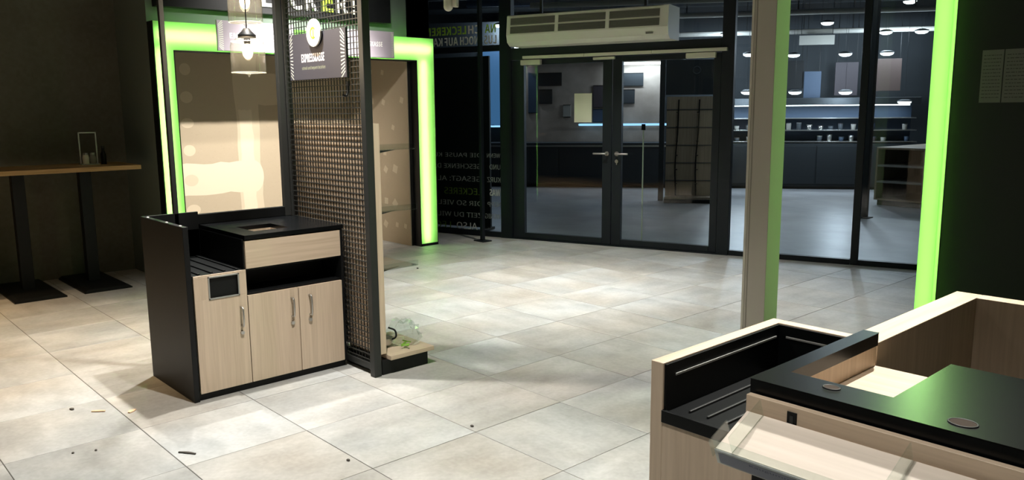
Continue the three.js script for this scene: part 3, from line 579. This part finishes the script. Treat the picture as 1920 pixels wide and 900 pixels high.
// ------------------------------------------------------------------ bar table by the dark wall
{
  const t = thing('bar_table', 'long wooden bar table on black pedestals along the dark wall', 'table', [-8.15, 0, -1.6]);
  obj('tabletop', bx(-0.35, 1.065, -0.92, 0.35, 1.105, 1.5, 0.003, 'z'), M.desk, t);
  for (const z of [0.02, -0.52]) {
    const p = obj('pedestal', bx(-0.045, 0.03, z - 0.05, 0.045, 1.065, z + 0.05, 0.004), M.black, t);
    obj('base', [prism([[z + 0.2, 0], [z + 0.2, 0.012], [z + 0.17, 0.032], [z - 0.17, 0.032], [z - 0.2, 0.012], [z - 0.2, 0]], -0.40, 0.47)], M.black, p);
  }
  const c = thing('condiment_caddy', 'small metal caddy frame standing on the wooden bar table', 'caddy', [-8.2, 1.105, -2.19]);
  obj('frame', [bx(-0.006, 0, -0.078, 0.006, 0.30, -0.066), bx(-0.006, 0, 0.066, 0.006, 0.30, 0.078), bx(-0.006, 0.288, -0.078, 0.006, 0.30, 0.078)], M.alu, c); obj('tray', bx(-0.05, 0, -0.078, 0.05, 0.01, 0.078), M.alu, c);
  const jar = (z, m, label, s) => { const j = thing('jar', label, 'jar', [-8.17, 1.115, z]); obj('body', lathe([[0, 0], [0.024 * s, 0], [0.026 * s, 0.05 * s], [0.02 * s, 0.075 * s], [0, 0.075 * s]], 20), m, j); obj('lid', cyl(0.021 * s, 0.019 * s, 0.018, 0, 0.074 * s, 0, 20), M.alu, j); };
  jar(-2.155, M.whitePlastic, 'small white jar in the metal caddy on the bar table', 1.1);
  jar(-2.215, M.paper2, 'small grey jar beside the white jar in the metal caddy', 1.1);
  const bt = thing('bottle', 'small dark bottle standing next to the caddy on the bar table', 'bottle', [-8.16, 1.105, -2.305]);
  obj('body', lathe([[0, 0], [0.024, 0], [0.025, 0.09], [0.012, 0.125], [0.012, 0.15], [0, 0.15]], 20), M.black, bt); obj('cap', cyl(0.013, 0.013, 0.02, 0, 0.15, 0, 16), M.anthracite, bt);
}

// ------------------------------------------------------------------ pillar
{
  const t = thing('pillar', 'square light grey pillar between the checkout and the glass front', 'pillar', [-2.51, 0, -4.33]);
  obj('shaft', [bx(-0.075, 0.012, -0.075, 0.075, 3.2, 0.075, 0.003)], std(0xb3ada2, 0.55, { bumpMap: grain, bumpScale: 0.0002 }), t);
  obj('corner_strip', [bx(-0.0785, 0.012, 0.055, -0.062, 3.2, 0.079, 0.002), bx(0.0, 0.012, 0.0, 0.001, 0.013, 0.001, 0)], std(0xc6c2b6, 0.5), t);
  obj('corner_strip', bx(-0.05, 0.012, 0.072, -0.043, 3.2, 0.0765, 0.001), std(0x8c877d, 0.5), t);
  obj('foot', bx(-0.09, 0, -0.09, 0.09, 0.012, 0.09, 0.002), M.alu, t);
}

// ------------------------------------------------------------------ checkout counter
{
  const t = thing('checkout_counter', 'pale wood checkout counter with a black worktop and bagging tray', 'counter', [-1.2, 0, -1.8]);
  const X = x => x + 1.2, Z = z => z + 1.8, b = (x0, y0, z0, x1, y1, z1, r, g) => bx(X(x0), y0, Z(z0), X(x1), y1, Z(z1), r, g);
  const H = 0.86, R = 0.35;
  obj('end_panel', b(-1.388, 0, -2.49, -1.345, H, -1.812, 0.002), M.beige, t);
  obj('back_panel', b(-1.345, 0, -2.49, -1.105, H, -2.447, 0.002), M.beige, t);
  obj('front_panel', b(-1.345, 0, -1.83, -1.04, 0.715, -1.812, 0.002), M.beige, t);
  obj('side_block', b(-1.105, 0, -3.375, -1.012, H, -2.447, 0.002, 'y'), M.beige, t);
  obj('far_panel', b(-1.012, 0, -3.375, R, H, -3.305, 0.002, 'y'), M.beige, t);
  // tray
  obj('tray_lining', [b(-1.345, 0.70, -2.447, -1.04, 0.715, -1.815, 0.001), b(-1.345, 0.715, -2.447, -1.337, H - 0.004, -1.818, 0.001), b(-1.337, 0.715, -2.447, -1.045, H - 0.004, -2.438, 0.001), b(-1.345, 0.685, -1.818, -1.04, 0.722, -1.806, 0.002)], M.tray, t);
  for (const x of [-1.285, -1.225, -1.165, -1.105]) obj('tray_rib', b(x - 0.004, 0.715, -2.40, x + 0.004, 0.722, -1.86, 0.0025), M.anthracite, t);
  obj('trim_strip', b(-1.337, 0.815, -2.42, -1.3335, 0.822, -1.86, 0.001), M.alu, t); obj('trim_strip', b(-1.31, 0.815, -2.438, -1.13, 0.822, -2.4345, 0.001), M.alu, t);
  // worktop with the cut-out: front strip, narrow bar, broad field
  const poly = [[-1.045, -1.775], [R, -1.775], [R, -2.25], [-0.735, -2.25], [-0.735, -1.887], [-1.0, -1.887], [-1.0, -2.42], [-1.045, -2.42]].map(p => [X(p[0]), Z(p[1])]);
  obj('worktop', slab(poly, H, 0.90, 0.002), M.blackGloss, t);
  obj('carcass', [b(-1.045, 0, -2.42, -1.004, H, -1.80, 0.001), b(-1.004, 0.60, -1.86, R, H, -1.80, 0), b(-0.735, 0.55, -2.24, R, H, -1.86, 0.001)], M.beige, t);
  obj('inner_board', b(-1.004, 0.772, -2.42, -0.735, 0.796, -1.86, 0.001, 'x'), M.beige, t);
  obj('floor_board', b(-1.012, 0.03, -3.305, R, 0.05, -2.42, 0.001, 'x'), M.black, t);
  const ring = (x, z, r, rx) => { const g = new THREE.TorusGeometry(r, 0.0018, 8, 28); g.rotateX(Math.PI / 2); g.scale(rx, 1, 1); g.translate(X(x), 0.901, Z(z)); const q = new THREE.CylinderGeometry(r, r, 0.002, 28); q.scale(rx, 1, 1); q.translate(X(x), 0.9008, Z(z)); const c = obj('cable_hole', q.toNonIndexed(), std(0x3a2d22, 0.9), t, 'cable hole showing raw board'); obj('rim', g.toNonIndexed(), M.anthracite, c); };
  ring(-0.868, -1.848, 0.016, 1.25); ring(-0.567, -1.835, 0.024, 1.2);
  obj('fascia', b(-1.038, 0.70, -1.765, R, 0.866, -1.745, 0.002, 'x'), M.beige, t);
  obj('fascia_back', b(-1.03, 0.0, -1.80, R, 0.86, -1.772, 0.001), M.black, t);
  const so = obj('socket', b(-0.925, 0.815, -1.7455, -0.90, 0.853, -1.742, 0.001), M.black, t); obj('socket_slot', b(-0.917, 0.824, -1.742, -0.908, 0.844, -1.741, 0), M.anthracite, so);
  // sloping impulse shelf on the front
  const s = thing('counter_shelf', 'sloping pale wood shelf with clear dividers and price rail on the checkout front', 'shelf', [-1.2, 0, -1.8]);
  const yb = 0.826, yf = 0.768, zb = -1.738, zf = -1.602, a = Math.atan2(yb - yf, zf - zb), L = Math.hypot(yb - yf, zf - zb);
  const slope = (x0, y0, d0, x1, y1, d1, r = 0.001, gr = 'x') => { const g = bx(0, y0, d0, x1 - x0, y1, d1, r, gr); g.rotateX(a); g.translate(X(x0), yb, Z(zb)); return g; };
  const pale = std(0xffffff, 0.5, { map: paleTex });
  obj('shelf_board', slope(-0.985, -0.016, 0, R, 0, L), pale, s); obj('shelf_board', slope(-1.03, -0.016, 0, -0.986, 0, L), pale, s);
  for (const x of [-0.985, -0.63, -0.2]) obj('divider', slope(x, 0.001, 0, x + 0.003, 0.05, L), M.acrylic, s);
  obj('divider', slope(-1.033, -0.015, L * 0.55, -1.03, 0.035, L + 0.015), M.acrylic, s);
  obj('front_lip', slope(-1.03, 0.0, L, R, 0.03, L + 0.003), M.acrylic, s);
  const rail = obj('price_rail', slope(-1.03, -0.042, L + 0.003, R, 0.002, L + 0.006), M.frost, s);
  const lab = std(0xffffff, 0.6, { map: canvasTex(1024, 64, (g, W, H) => {
    g.fillStyle = '#8f95a6'; g.fillRect(0, 0, W, H); g.fillStyle = '#5a6074'; g.font = '18px sans-serif';
    g.fillText('Kaugummi', 60, 22); g.fillText('1,19', 190, 52); g.fillStyle = '#7a5a52'; g.fillRect(258, 22, 26, 20); g.fillStyle = '#5a6074'; g.fillText('Schokolade', 320, 24); g.fillText('0,99', 460, 52); g.fillText('Bonbons', 560, 24); g.fillText('1,49', 700, 52);
  }) });
  const pg = new THREE.PlaneGeometry(R + 1.02, 0.032); pg.translate((R + 1.02) / 2, -0.021, L + 0.0068); pg.rotateX(a); pg.translate(X(-1.02), yb, Z(zb)); obj('price_strip', pg, lab, s, 'bluish grey price strip');
}

// ------------------------------------------------------------------ notices, small ceiling fittings, litter
{
  const sheet = (x0, x1, label, k) => {
    const w = x1 - x0; const t = canvasTex(256, 360, (g, W, H) => { g.fillStyle = '#6d6b66'; g.fillRect(0, 0, W, H); g.fillStyle = '#3f3d3b'; for (let i = 0; i < 13; i++) { let x = 22; while (x < W - 40) { const l = 10 + rnd() * 30; g.fillRect(x, 34 + i * 24, Math.min(l, W - 22 - x), 5); x += l + 9; } } });
    const p = solo('wall_notice', bx(x0, 1.595, -5.4505, x1, 1.905, -5.448, 0), std(0xffffff, 0.85, { map: t }), label, 'notice');
    const g = p.geometry, a = g.attributes.position, uv = g.attributes.uv; for (let i = 0; i < a.count; i++) uv.setXY(i, (a.getX(i) - x0) / w, (a.getY(i) - 1.595) / 0.31);
  };
  sheet(-1.748, -1.632, 'grey printed sheet on the black wall, nearer the green column of the two'); sheet(-1.626, -1.48, 'grey printed sheet on the black wall, farther from the green column of the two');
  // head of a track spot that shows at the top of the picture
  const cam = thing('ceiling_fitting', 'pale cylinder shaped fitting hanging from the ceiling before the lettered window', 'ceiling fitting', [-6.32, 2.53, -4.98], 0.5);
  obj('body', new THREE.CapsuleGeometry(0.045, 0.12, 8, 20).translate(0, 0.09, 0).toNonIndexed(), M.cream, cam); obj('yoke', bx(0.05, 0.02, -0.03, 0.1, 0.2, 0.03, 0.01), M.cream, cam); obj('stem', cyl(0.01, 0.01, 0.5, 0.06, 0.18, 0, 10), M.cream, cam);
}
SPOTS.forEach(([x, z, cd, col, ang, ax, az, ay = 0], i) => {
  const where = ['over the back of the waste station', 'over the front of the waste station', 'over the floor midway to the glass doors', 'before the unfinished niche', 'over the floor behind the grey pillar', 'over the floor by the bar table', 'over the tiles in front of the checkout', 'over the checkout counter', 'over the far end of the bar table', 'turned to the lettered fascia', 'added to brighten the front of the checkout', 'added to brighten the floor inside the glass doors'][i];
  const t = thing('ceiling_spot', `black cylinder ceiling spot ${where}`, 'spotlight', [x, 3.0, z]);
  const d = new THREE.Vector3(ax - x, ay - 3, az - z).normalize(), q = new THREE.Quaternion().setFromUnitVectors(new THREE.Vector3(0, -1, 0), d);
  const can = lathe([[0, 0.13], [0.05, 0.13], [0.052, 0.12], [0.052, 0.0], [0.046, 0.0], [0.046, 0.03]], 28).applyQuaternion(q); obj('can', can, M.black, t);
  const lens = new THREE.CircleGeometry(0.045, 24); lens.rotateX(Math.PI / 2); lens.translate(0, 0.028, 0); lens.applyQuaternion(q); obj('lens', lens.toNonIndexed(), M.spotLens, t);
  obj('stem', cyl(0.012, 0.012, 0.2 - 0.06, 0, 0.06, 0, 12), M.black, t);
  const l = new THREE.SpotLight(col, cd, 0, ang, 0.75, 2); l.position.copy(d.clone().multiplyScalar(0.012)); l.castShadow = true; l.shadow.radius = 1.6; l.shadow.mapSize.set(1024, 1024); t.add(l);
  l.target.position.copy(d); t.add(l.target);
});
{
  const chip = (x, z, l, w, a, m, label) => { const g = new THREE.BoxGeometry(l, 0.005, w, 6, 1, 1), p = g.attributes.position; for (let i = 0; i < p.count; i++) { const u = p.getX(i) / l; p.setZ(i, p.getZ(i) * (1 - Math.abs(u)) + 0.18 * l * u * u); } g.translate(0, 0.004, 0); g.computeVertexNormals(); solo('wood_chip', g.toNonIndexed(), m, label, 'litter', [x, 0, z], a); };
  chip(-4.54, -1.147, 0.07, 0.02, 0.9, M.chip, 'pale sliver of wood on the tiles outside the shadow of the station');
  chip(-4.415, -1.276, 0.05, 0.03, 2.2, M.chip, 'short pale wood chip lying in the shadow beside the station');
  chip(-3.67, -1.289, 0.09, 0.014, 0.6, M.speck, 'thin dark curl of wood on the tiles in front of the station');
  chip(-4.672, -1.051, 0.03, 0.02, 0.2, M.speck, 'dark crumb on the tiles farthest from the station door');
  const crumb = (x, z, label, r = 0.008) => { const g = new THREE.IcosahedronGeometry(r, 1); g.scale(1.3, 0.6, 1); g.translate(0, r * 0.55, 0); solo('crumb', g.toNonIndexed(), M.speck, label, 'litter', [x, 0, z]); };
  crumb(-2.998, -2.46, 'dark crumb on the tiles midway between partition and checkout'); crumb(-3.079, -1.793, 'dark crumb on the tiles straight out from the station doors');
  crumb(-4.045, -0.896, 'small dark crumb on the warm lit tiles, first of two', 0.006); crumb(-4.003, -0.984, 'small dark crumb on the warm lit tiles, second of two', 0.006); crumb(-6.55, -4.7, 'dark crumb on the tiles near the niche threshold', 0.01);
}

// ------------------------------------------------------------------ the mall beyond the glass
const MA = { o: [-11.99, -11.586], t: [0.804839, -0.5934932], n: [0.5934932, 0.804839], turn: 36.4053 * Math.PI / 180 };
const mp = (s, y, z) => [MA.o[0] + MA.t[0] * s + MA.n[0] * z, y, MA.o[1] + MA.t[1] * s + MA.n[1] * z];
{
  const q = (s, z) => [FA.o[0] + FA.t[0] * s + FA.n[0] * z, FA.o[1] + FA.t[1] * s + FA.n[1] * z];
  const foot = [q(-8, 0.02), q(9, 0.02), q(9, -14), q(-8, -14)];
  const f = struct('mall_floor'); obj('floor_slab', slab(foot, -0.12, -0.003, 0.001), M.mallFloor, f);
  const c = struct('mall_ceiling'); obj('ceiling_slab', slab(foot, 4.3, 4.4, 0.001), M.mallCeil, c);
  const o = fpos(0, 0, 0);
  const w = (n, a) => { const s = struct(n, o, FA.turn); obj('wall_panel', bx(...a, 0), M.mallDark, s); };
  w('wall_mall_back', [-8, 0, -14.1, 9, 4.3, -14]); w('wall_mall_left', [-8.1, 0, -14, -8, 4.3, 0]); w('wall_mall_right', [9, 0, -14, 9.1, 4.3, 0]);
  const T = MA.turn, at = mp(0, 0, 0);
  const wall = struct('wall_kiosk', at, T); obj('wall_panel', bx(-0.3, 0.9, -0.72, 2.62, 2.55, -0.6, 0), M.mallWall, wall); obj('wall_panel', bx(-3.4, 0, -0.74, -0.32, 3.4, -0.62, 0), M.mallDark, wall);
  obj('wall_panel', bx(2.62, 0, -1.9, 9.2, 4.0, -1.8, 0), M.mallDark, wall); obj('fascia', bx(-0.3, 2.55, -0.75, 2.62, 2.75, -0.5, 0), M.mallDark, wall);
  const ct = thing('service_counter', 'long dark service counter across the mall behind the glass doors', 'counter', at, T);
  obj('body', bx(-3.2, 0.06, -0.6, 3.0, 0.82, 0, 0.005), M.mallDark, ct); obj('plinth', bx(-3.2, 0, -0.56, 3.0, 0.06, -0.04, 0), M.black, ct); obj('worktop', bx(-3.2, 0.86, -0.6, 3.0, 0.9, 0.04, 0.004), M.mallDark, ct); obj('chrome_strip', bx(-3.2, 0.82, -0.02, 3.0, 0.86, 0.02, 0.004), M.steel, ct);
  for (let k = 0; k < 5; k++) obj('front_panel', bx(-3.15 + k * 1.23, 0.1, 0, -1.96 + k * 1.23, 0.8, 0.012, 0.004), M.mallDark, ct);
  const poster = (x0, y0, x1, y1, m, label, name = 'poster') => { const p = thing(name, label, name === 'poster' ? 'poster' : name.replace('_', ' '), mp((x0 + x1) / 2, (y0 + y1) / 2, -0.59), T); const w = x1 - x0, h = y1 - y0; obj('panel', bx(-w / 2, -h / 2, -0.008, w / 2, h / 2, 0.008, 0.002), m, p); each('border', [bx(-w / 2, h / 2 - 0.012, 0.008, w / 2, h / 2, 0.012, 0), bx(-w / 2, -h / 2, 0.008, w / 2, -h / 2 + 0.012, 0.012, 0)], M.black, p); return p; };
  poster(0.02, 2.06, 0.51, 2.33, M.boardBlack, 'wide dark board high on the kiosk wall, next to the blue banner'); poster(0.03, 1.69, 0.31, 1.99, M.boardBlack, 'small dark board under the wide one next to the blue banner');
  poster(1.69, 2.03, 2.19, 2.30, M.mallDark, 'wide dark board high on the kiosk wall, next to its bare end'); poster(1.76, 1.68, 2.02, 1.97, M.mallDark, 'small dark board under the wide one next to the bare end of the wall');
  poster(1.17, 1.60, 1.60, 2.06, M.plum, 'plum coloured board in the middle of the kiosk wall'); poster(1.17, 1.30, 1.60, 1.58, M.mallBlue, 'blue board below the plum coloured one'); poster(0.54, 1.41, 0.70, 1.67, M.paper2, 'small pale notice alone on the kiosk wall', 'notice');
  poster(-0.2, 1.5, -0.0, 2.46, M.mallBlue, 'narrow blue banner at the edge of the kiosk wall', 'banner');
  const neon = (x0, x1, y, z, label, I) => { const n = thing('neon_tube', label, 'neon light', mp((x0 + x1) / 2, y, z), T); const w = x1 - x0; const g = new THREE.CapsuleGeometry(0.022, w, 6, 12); g.rotateZ(Math.PI / 2); obj('tube', g.toNonIndexed(), M.neon, n); each('holder', [bx(-w / 2, -0.03, -0.06, -w / 2 + 0.03, 0.03, -0.02), bx(w / 2 - 0.03, -0.03, -0.06, w / 2, 0.03, -0.02)], M.black, n);
    const l = new THREE.RectAreaLight(0x5fa5ff, I, w, 0.04); l.position.set(0, 0, 0.03); l.rotation.y = Math.PI; n.add(l); };
  neon(0.9, 3.3, 1.255, -0.45, 'long blue neon tube over the dark service counter', 2);
  const wl = thing('wall_light', 'white strip light at the top of the kiosk wall', 'strip light', mp(2.17, 2.48, -0.42), T); obj('diffuser', bx(-0.42, -0.025, -0.03, 0.42, 0.025, 0.03, 0.01), M.mallLens, wl); obj('bracket', bx(-0.05, -0.01, -0.1, 0.05, 0.03, -0.03), M.black, wl);
  { const l = new THREE.RectAreaLight(COOL, 100, 0.84, 0.06); l.position.set(0, -0.03, 0.06); l.rotation.x = -Math.PI / 2 + 0.35; wl.add(l); }
  // blue lit window beyond the lettered pane
  const bw = thing('lit_window', 'dim blue lit window across the mall beyond the lettered pane', 'window', mp(-0.95, 1.25, -0.58), T); obj('pane', bx(-0.22, 0, -0.01, 0.22, 1.56, 0.01, 0), M.blueGlow, bw); obj('frame', [bx(-0.25, -0.03, -0.02, 0.25, 0, 0.02), bx(-0.25, 1.56, -0.02, 0.25, 1.6, 0.02), bx(-0.25, 0, -0.02, -0.22, 1.56, 0.02), bx(0.22, 0, -0.02, 0.25, 1.56, 0.02)], M.mallDark, bw);
  { const sl = thing('neon_tube', 'short blue neon tube under the dim blue window', 'neon light', mp(-0.95, 1.23, -0.45), T); obj('tube', new THREE.CapsuleGeometry(0.018, 0.4, 6, 12).rotateZ(Math.PI / 2).toNonIndexed(), M.neon, sl); obj('holder', bx(-0.02, -0.03, -0.1, 0.02, 0.03, -0.018), M.black, sl); }
  const bp = thing('added_dark_panel', 'dark green panel added outside so that the lettered pane reads dark', 'panel', fpos(-1.05, 0, -0.45), FA.turn); obj('panel', bx(-0.65, 0.03, -0.02, 0.49, 2.26, 0.02, 0.004), std(0x0c1612, 0.6), bp); each('foot', [bx(-0.6, 0, -0.15, -0.54, 0.03, 0.15), bx(0.40, 0, -0.15, 0.46, 0.03, 0.15)], M.black, bp);  // panel added to darken the view through the lettered pane, like a reflection
  // tall rack outside the door
  const rk = thing('display_rack', 'tall rack with a pale back panel and two dark uprights outside the door', 'rack', mp(3.07, 0, 2.3), T);
  obj('back_panel', bx(-0.38, 0.1, -0.02, 0.38, 1.77, 0.0, 0.003), M.mallWood, rk); obj('base', bx(-0.4, 0.0, -0.04, 0.4, 0.06, 0.34, 0.01), M.black, rk); obj('deck', bx(-0.38, 0.06, -0.02, 0.38, 0.1, 0.32, 0.006), M.mallWood, rk);
  obj('sign_panel', bx(-0.4, 1.80, -0.03, 0.4, 2.38, 0.0, 0.004), M.mallDark, rk); obj('side_post', bx(-0.50, 0, -0.08, -0.41, 2.4, 0.0, 0.004), M.mallDark, rk); obj('side_post', bx(0.40, 0, -0.06, 0.46, 2.4, 0.0, 0.004), M.mallDark, rk);
  const em = new THREE.TorusGeometry(0.06, 0.012, 8, 28); em.translate(0.1, 2.2, 0.004); obj('emblem', em.toNonIndexed(), M.mallMid, rk);
  for (const x of [-0.20, 0.14]) { const u = obj('upright', tube([[x, 0.1, 0.03], [x - 0.02, 0.6, 0.03], [x + 0.01, 1.2, 0.03], [x + 0.02, 1.72, 0.03]], 0.012, 20, 8), M.black, rk); for (let k = 0; k < 6; k++) obj('peg', bx(x - 0.02, 0.3 + k * 0.24, 0.03, x + 0.02, 0.315 + k * 0.24, 0.1, 0.003), M.black, u); }
  for (let k = 0; k < 5; k++) obj('shelf_line', bx(-0.38, 0.35 + k * 0.3, 0.0, 0.38, 0.362 + k * 0.3, 0.012, 0.001), M.mallMid, rk);
  // chilled display behind the pillar
  const cd = thing('chilled_display', 'long chilled display counter with bright glass shelves beyond the pillar', 'display', mp(5.6, 0, -0.1), T);
  obj('body', bx(-1.9, 0.05, -0.6, 1.75, 0.88, 0, 0.004), M.mallDark, cd); obj('back_wall', bx(-1.9, 0.88, -0.6, 1.75, 1.62, -0.56, 0), M.mallBlue, cd); obj('canopy', bx(-1.9, 1.62, -0.62, 1.75, 1.75, 0.05, 0.01), M.mallDark, cd); obj('plinth', bx(-1.88, 0, -0.55, 1.73, 0.05, -0.05, 0), M.black, cd);
  for (const y of [0.9, 1.12, 1.35]) obj('shelf', bx(-1.9, y, -0.56, 1.75, y + 0.02, -0.06 - (y - 0.9) * 0.3, 0.003), M.steel, cd);
  for (let k = 0; k < 4; k++) obj('front_panel', bx(-1.87 + k * 0.91, 0.1, 0, -0.99 + k * 0.91, 0.84, 0.012, 0.004), M.mallDark, cd);
  obj('strip_light', bx(-1.8, 1.6, -0.35, 1.65, 1.618, -0.3, 0.002), M.mallLens, cd); { const l = new THREE.RectAreaLight(COOL, 25, 3.4, 0.05); l.position.set(-0.07, 1.595, -0.325); l.rotation.x = -Math.PI / 2; cd.add(l); }
  const packs = [M.paper2, M.mallMid, M.mallBlue, M.plum, M.steel];
  for (let r = 0; r < 2; r++) for (let k = 0; k < 18; k++) { if (rnd() < 0.25) continue; const h = 0.06 + rnd() * 0.09, x = -1.75 + k * 0.195 + rnd() * 0.05, y = [0.92, 1.14][r]; const w = 0.1; const p = thing('food_tub', `small tub on the ${['lower', 'upper'][r]} shelf of the chilled display`, 'tub', mp(5.6 + x, y, -0.35), T, `tubs on the ${['lower', 'upper'][r]} shelf of the chilled display`); obj('body', lathe([[0, 0], [0.04, 0], [0.048, h * 0.9], [0, h * 0.9]], 14), packs[Math.floor(rnd() * 5)], p); obj('lid', cyl(0.05, 0.05, 0.012, 0, h * 0.9, 0, 14), packs[Math.floor(rnd() * 5)], p); }
  // boards above it
  const board = (x0, y0, x1, y1, z, m, label, name, cat) => { const p = thing(name, label, cat, mp((x0 + x1) / 2, y0, z), T), w = x1 - x0, h = y1 - y0; obj('panel', bx(-w / 2, 0, -0.02, w / 2, h, 0.02, 0.003), m, p); each('hanger', [bx(-w / 2 + 0.03, h, -0.006, -w / 2 + 0.04, 4.29 - y0, 0.006, 0), bx(w / 2 - 0.04, h, -0.006, w / 2 - 0.03, 4.29 - y0, 0.006, 0)], M.black, p); };
  board(4.95, 1.95, 5.35, 2.5, -0.9, M.black, 'black board hanging over the chilled display', 'hanging_board', 'board'); board(5.36, 1.76, 5.68, 2.28, -0.85, M.mallBlue, 'pale blue banner hanging over the chilled display', 'hanging_board', 'banner');
  board(5.95, 1.8, 6.38, 2.45, -0.9, M.plum, 'plum board hanging over the end of the chilled display', 'hanging_board', 'board'); board(6.6, 1.88, 7.15, 2.5, -0.8, M.copper, 'copper brown board hanging next to the dark shop wall', 'hanging_board', 'board');
  board(5.2, 2.78, 5.85, 2.96, -0.6, M.paper2, 'pale ventilation duct box below the mall ceiling', 'duct_box', 'duct');
  // low counter with open shelves at the end of the view
  const lc = thing('low_counter', 'low beige counter with open shelves beside the green light column', 'counter', fpos(4.33, 0, -5.35), FA.turn + 1.18);
  obj('side_panel', bx(0.0, 0.08, 0, 0.6, 0.92, 0.02, 0.004), M.mallWood, lc);
  obj('body', [bx(0, 0.08, -0.75, 1.75, 0.1, 0, 0), bx(0, 0.9, -0.75, 1.75, 0.93, 0.01, 0.004), bx(0, 0.1, -0.75, 1.75, 0.9, -0.72, 0)], M.mallWood, lc); obj('plinth', bx(0.02, 0, -0.7, 1.73, 0.08, -0.02, 0), M.black, lc);
  for (const y of [0.36, 0.62]) obj('shelf', bx(-0.0, y, -0.72, 1.75, y + 0.03, 0.0, 0.004), M.paper2, lc); obj('end_panel', bx(1.73, 0.08, -0.75, 1.75, 0.93, 0, 0.004), M.mallWood, lc);
  // thin dark post outside
  const dp = thing('mall_post', 'thin dark post outside near the low beige counter', 'post', fpos(3.66, 0, -3.84)); obj('post', bx(-0.05, 0.01, -0.05, 0.05, 4.3, 0.05, 0.004), M.mallDark, dp); obj('foot_plate', bx(-0.1, 0, -0.1, 0.1, 0.012, 0.1), M.mallDark, dp);
  // ceiling lamps
  const lampAt = [[-0.75, 3.30, 'highest row'], [-0.38, 2.87, 'highest row'], [3.8, 3.0, 'highest row'], [5.66, 3.17, 'highest row'], [6.72, 2.97, 'highest row'], [7.11, 3.52, 'highest row'], [7.35, 2.97, 'highest row'], [2.9, 2.5, 'middle row'], [4.21, 2.59, 'middle row'], [5.02, 2.56, 'middle row'], [5.95, 2.56, 'middle row'], [6.68, 2.56, 'middle row'], [4.17, 1.87, 'lowest row'], [5.03, 1.86, 'lowest row'], [5.92, 1.85, 'lowest row'], [6.95, 1.66, 'lowest row']];
  lampAt.forEach(([x, y, row], i) => {
    const z = { 'lowest row': 0.35, 'middle row': 0.0, 'highest row': -0.35 }[row]; const nth = lampAt.slice(0, i).filter(q => q[2] === row).length;
    const p = thing('mall_lamp', `glowing round lamp in the ${row} over the mall, ${['first from the niche side', 'second along', 'third along', 'fourth along', 'fifth along', 'sixth along', 'seventh along'][nth]}`, 'lamp', mp(x, y, z), T, 'round lamps over the mall');
    obj('housing', lathe([[0, 0.045], [0.06, 0.045], [0.12, 0.02], [0.125, 0.0], [0.12, 0.0], [0.115, 0.01]], 20), M.mallDark, p);
    obj('lens', lathe([[0, -0.05], [0.06, -0.045], [0.105, -0.025], [0.118, 0.002]], 20), M.mallLens, p); obj('cord', cyl(0.0025, 0.0025, 4.29 - y - 0.045, 0, 0.045, 0, 6), M.black, p);
    if (i % 2 === 0) { const l = new THREE.PointLight(COOL, 6, 0, 2); l.position.set(0, -0.10, 0); l.shadow.radius = 4; l.castShadow = true; p.add(l); }
  });
  // trusses and pipes under the mall ceiling
  for (let k = 0; k < 5; k++) { const p = thing('ceiling_beam', ['dark ceiling beam over the mall, nearest the glass front', 'dark ceiling beam over the mall, second from the glass front', 'dark ceiling beam over the mall, third from the glass front', 'dark ceiling beam over the mall, fourth from the glass front', 'dark ceiling beam over the mall, farthest from the glass front'][k], 'beam', mp(3, 3.62 + (k % 2) * 0.15, 3.4 - k * 1.1), T); obj('beam', bx(-6, 0, -0.06, 6, 0.1, 0.06, 0), k % 2 ? M.mallMid : M.mallDark, p); const hs = []; for (let j = -5; j <= 5; j += 2.5) hs.push(bx(j, 0.1, -0.01, j + 0.02, 0.68 - (k % 2) * 0.15, 0.01, 0)); each('hanger', hs, M.black, p); }
  [[3.30, 4.6, 2.6, 'nearest the glass'], [3.52, 3.2, 1.4, 'second from the glass'], [3.30, 4.0, 0.4, 'third from the glass'], [3.75, 3.4, -0.5, 'fourth from the glass'], [3.05, 5.2, -0.75, 'lowest of them']].forEach(([y, x, z, which], k) => {
    const p = thing('ceiling_pipe', `grey pipe running under the mall ceiling, ${which}`, 'pipe', mp(x, y, z), T);
    const g = new THREE.CylinderGeometry(0.05 + 0.02 * (k % 2), 0.05 + 0.02 * (k % 2), 8.4, 16); g.rotateZ(Math.PI / 2); obj('pipe', g.toNonIndexed(), k % 2 ? M.mallBlue : M.paper2, p);
    each('clamp', [-3, -1, 1, 3].map(q => bx(q, 0, -0.012, q + 0.02, 4.29 - y, 0.012, 0)), M.black, p);
  });
  const bpole = thing('barrier_pole', 'thin pale pole with a dark head standing outside the leaf with the lock', 'pole', fpos(1.585, 0, -0.3)); obj('pole', cyl(0.008, 0.008, 1.32, 0, 0.01, 0, 12), M.paper, bpole); obj('head', cyl(0.025, 0.022, 0.07, 0, 1.33, 0, 16), M.black, bpole); obj('foot', cyl(0.14, 0.13, 0.012, 0, 0, 0, 28), M.black, bpole);
  // light fields over the mall passage
  [[1.3, -2.6], [3.4, -3.0], [4.6, -3.4]].forEach(([s, z], i) => {
    const p = thing('passage_lamp', `square ceiling lamp over the mall passage ${['outside the first door leaf', 'outside the pillar', 'outside the dark corner'][i]}`, 'lamp', fpos(s, 4.25, z), FA.turn);
    obj('frame', bx(-0.3, 0, -0.3, 0.3, 0.05, 0.3, 0.004), M.mallDark, p); obj('diffuser', bx(-0.27, -0.012, -0.27, 0.27, 0, 0.27, 0.002), M.mallLens, p);
    const l = new THREE.RectAreaLight(COOL, MALL_LIGHT * [0.25, 0.16, 0.17][i], 0.54, 0.54); l.position.set(0, -0.03, 0); l.rotation.x = -Math.PI / 2; p.add(l);
  });
}
renderer.render(scene, camera);
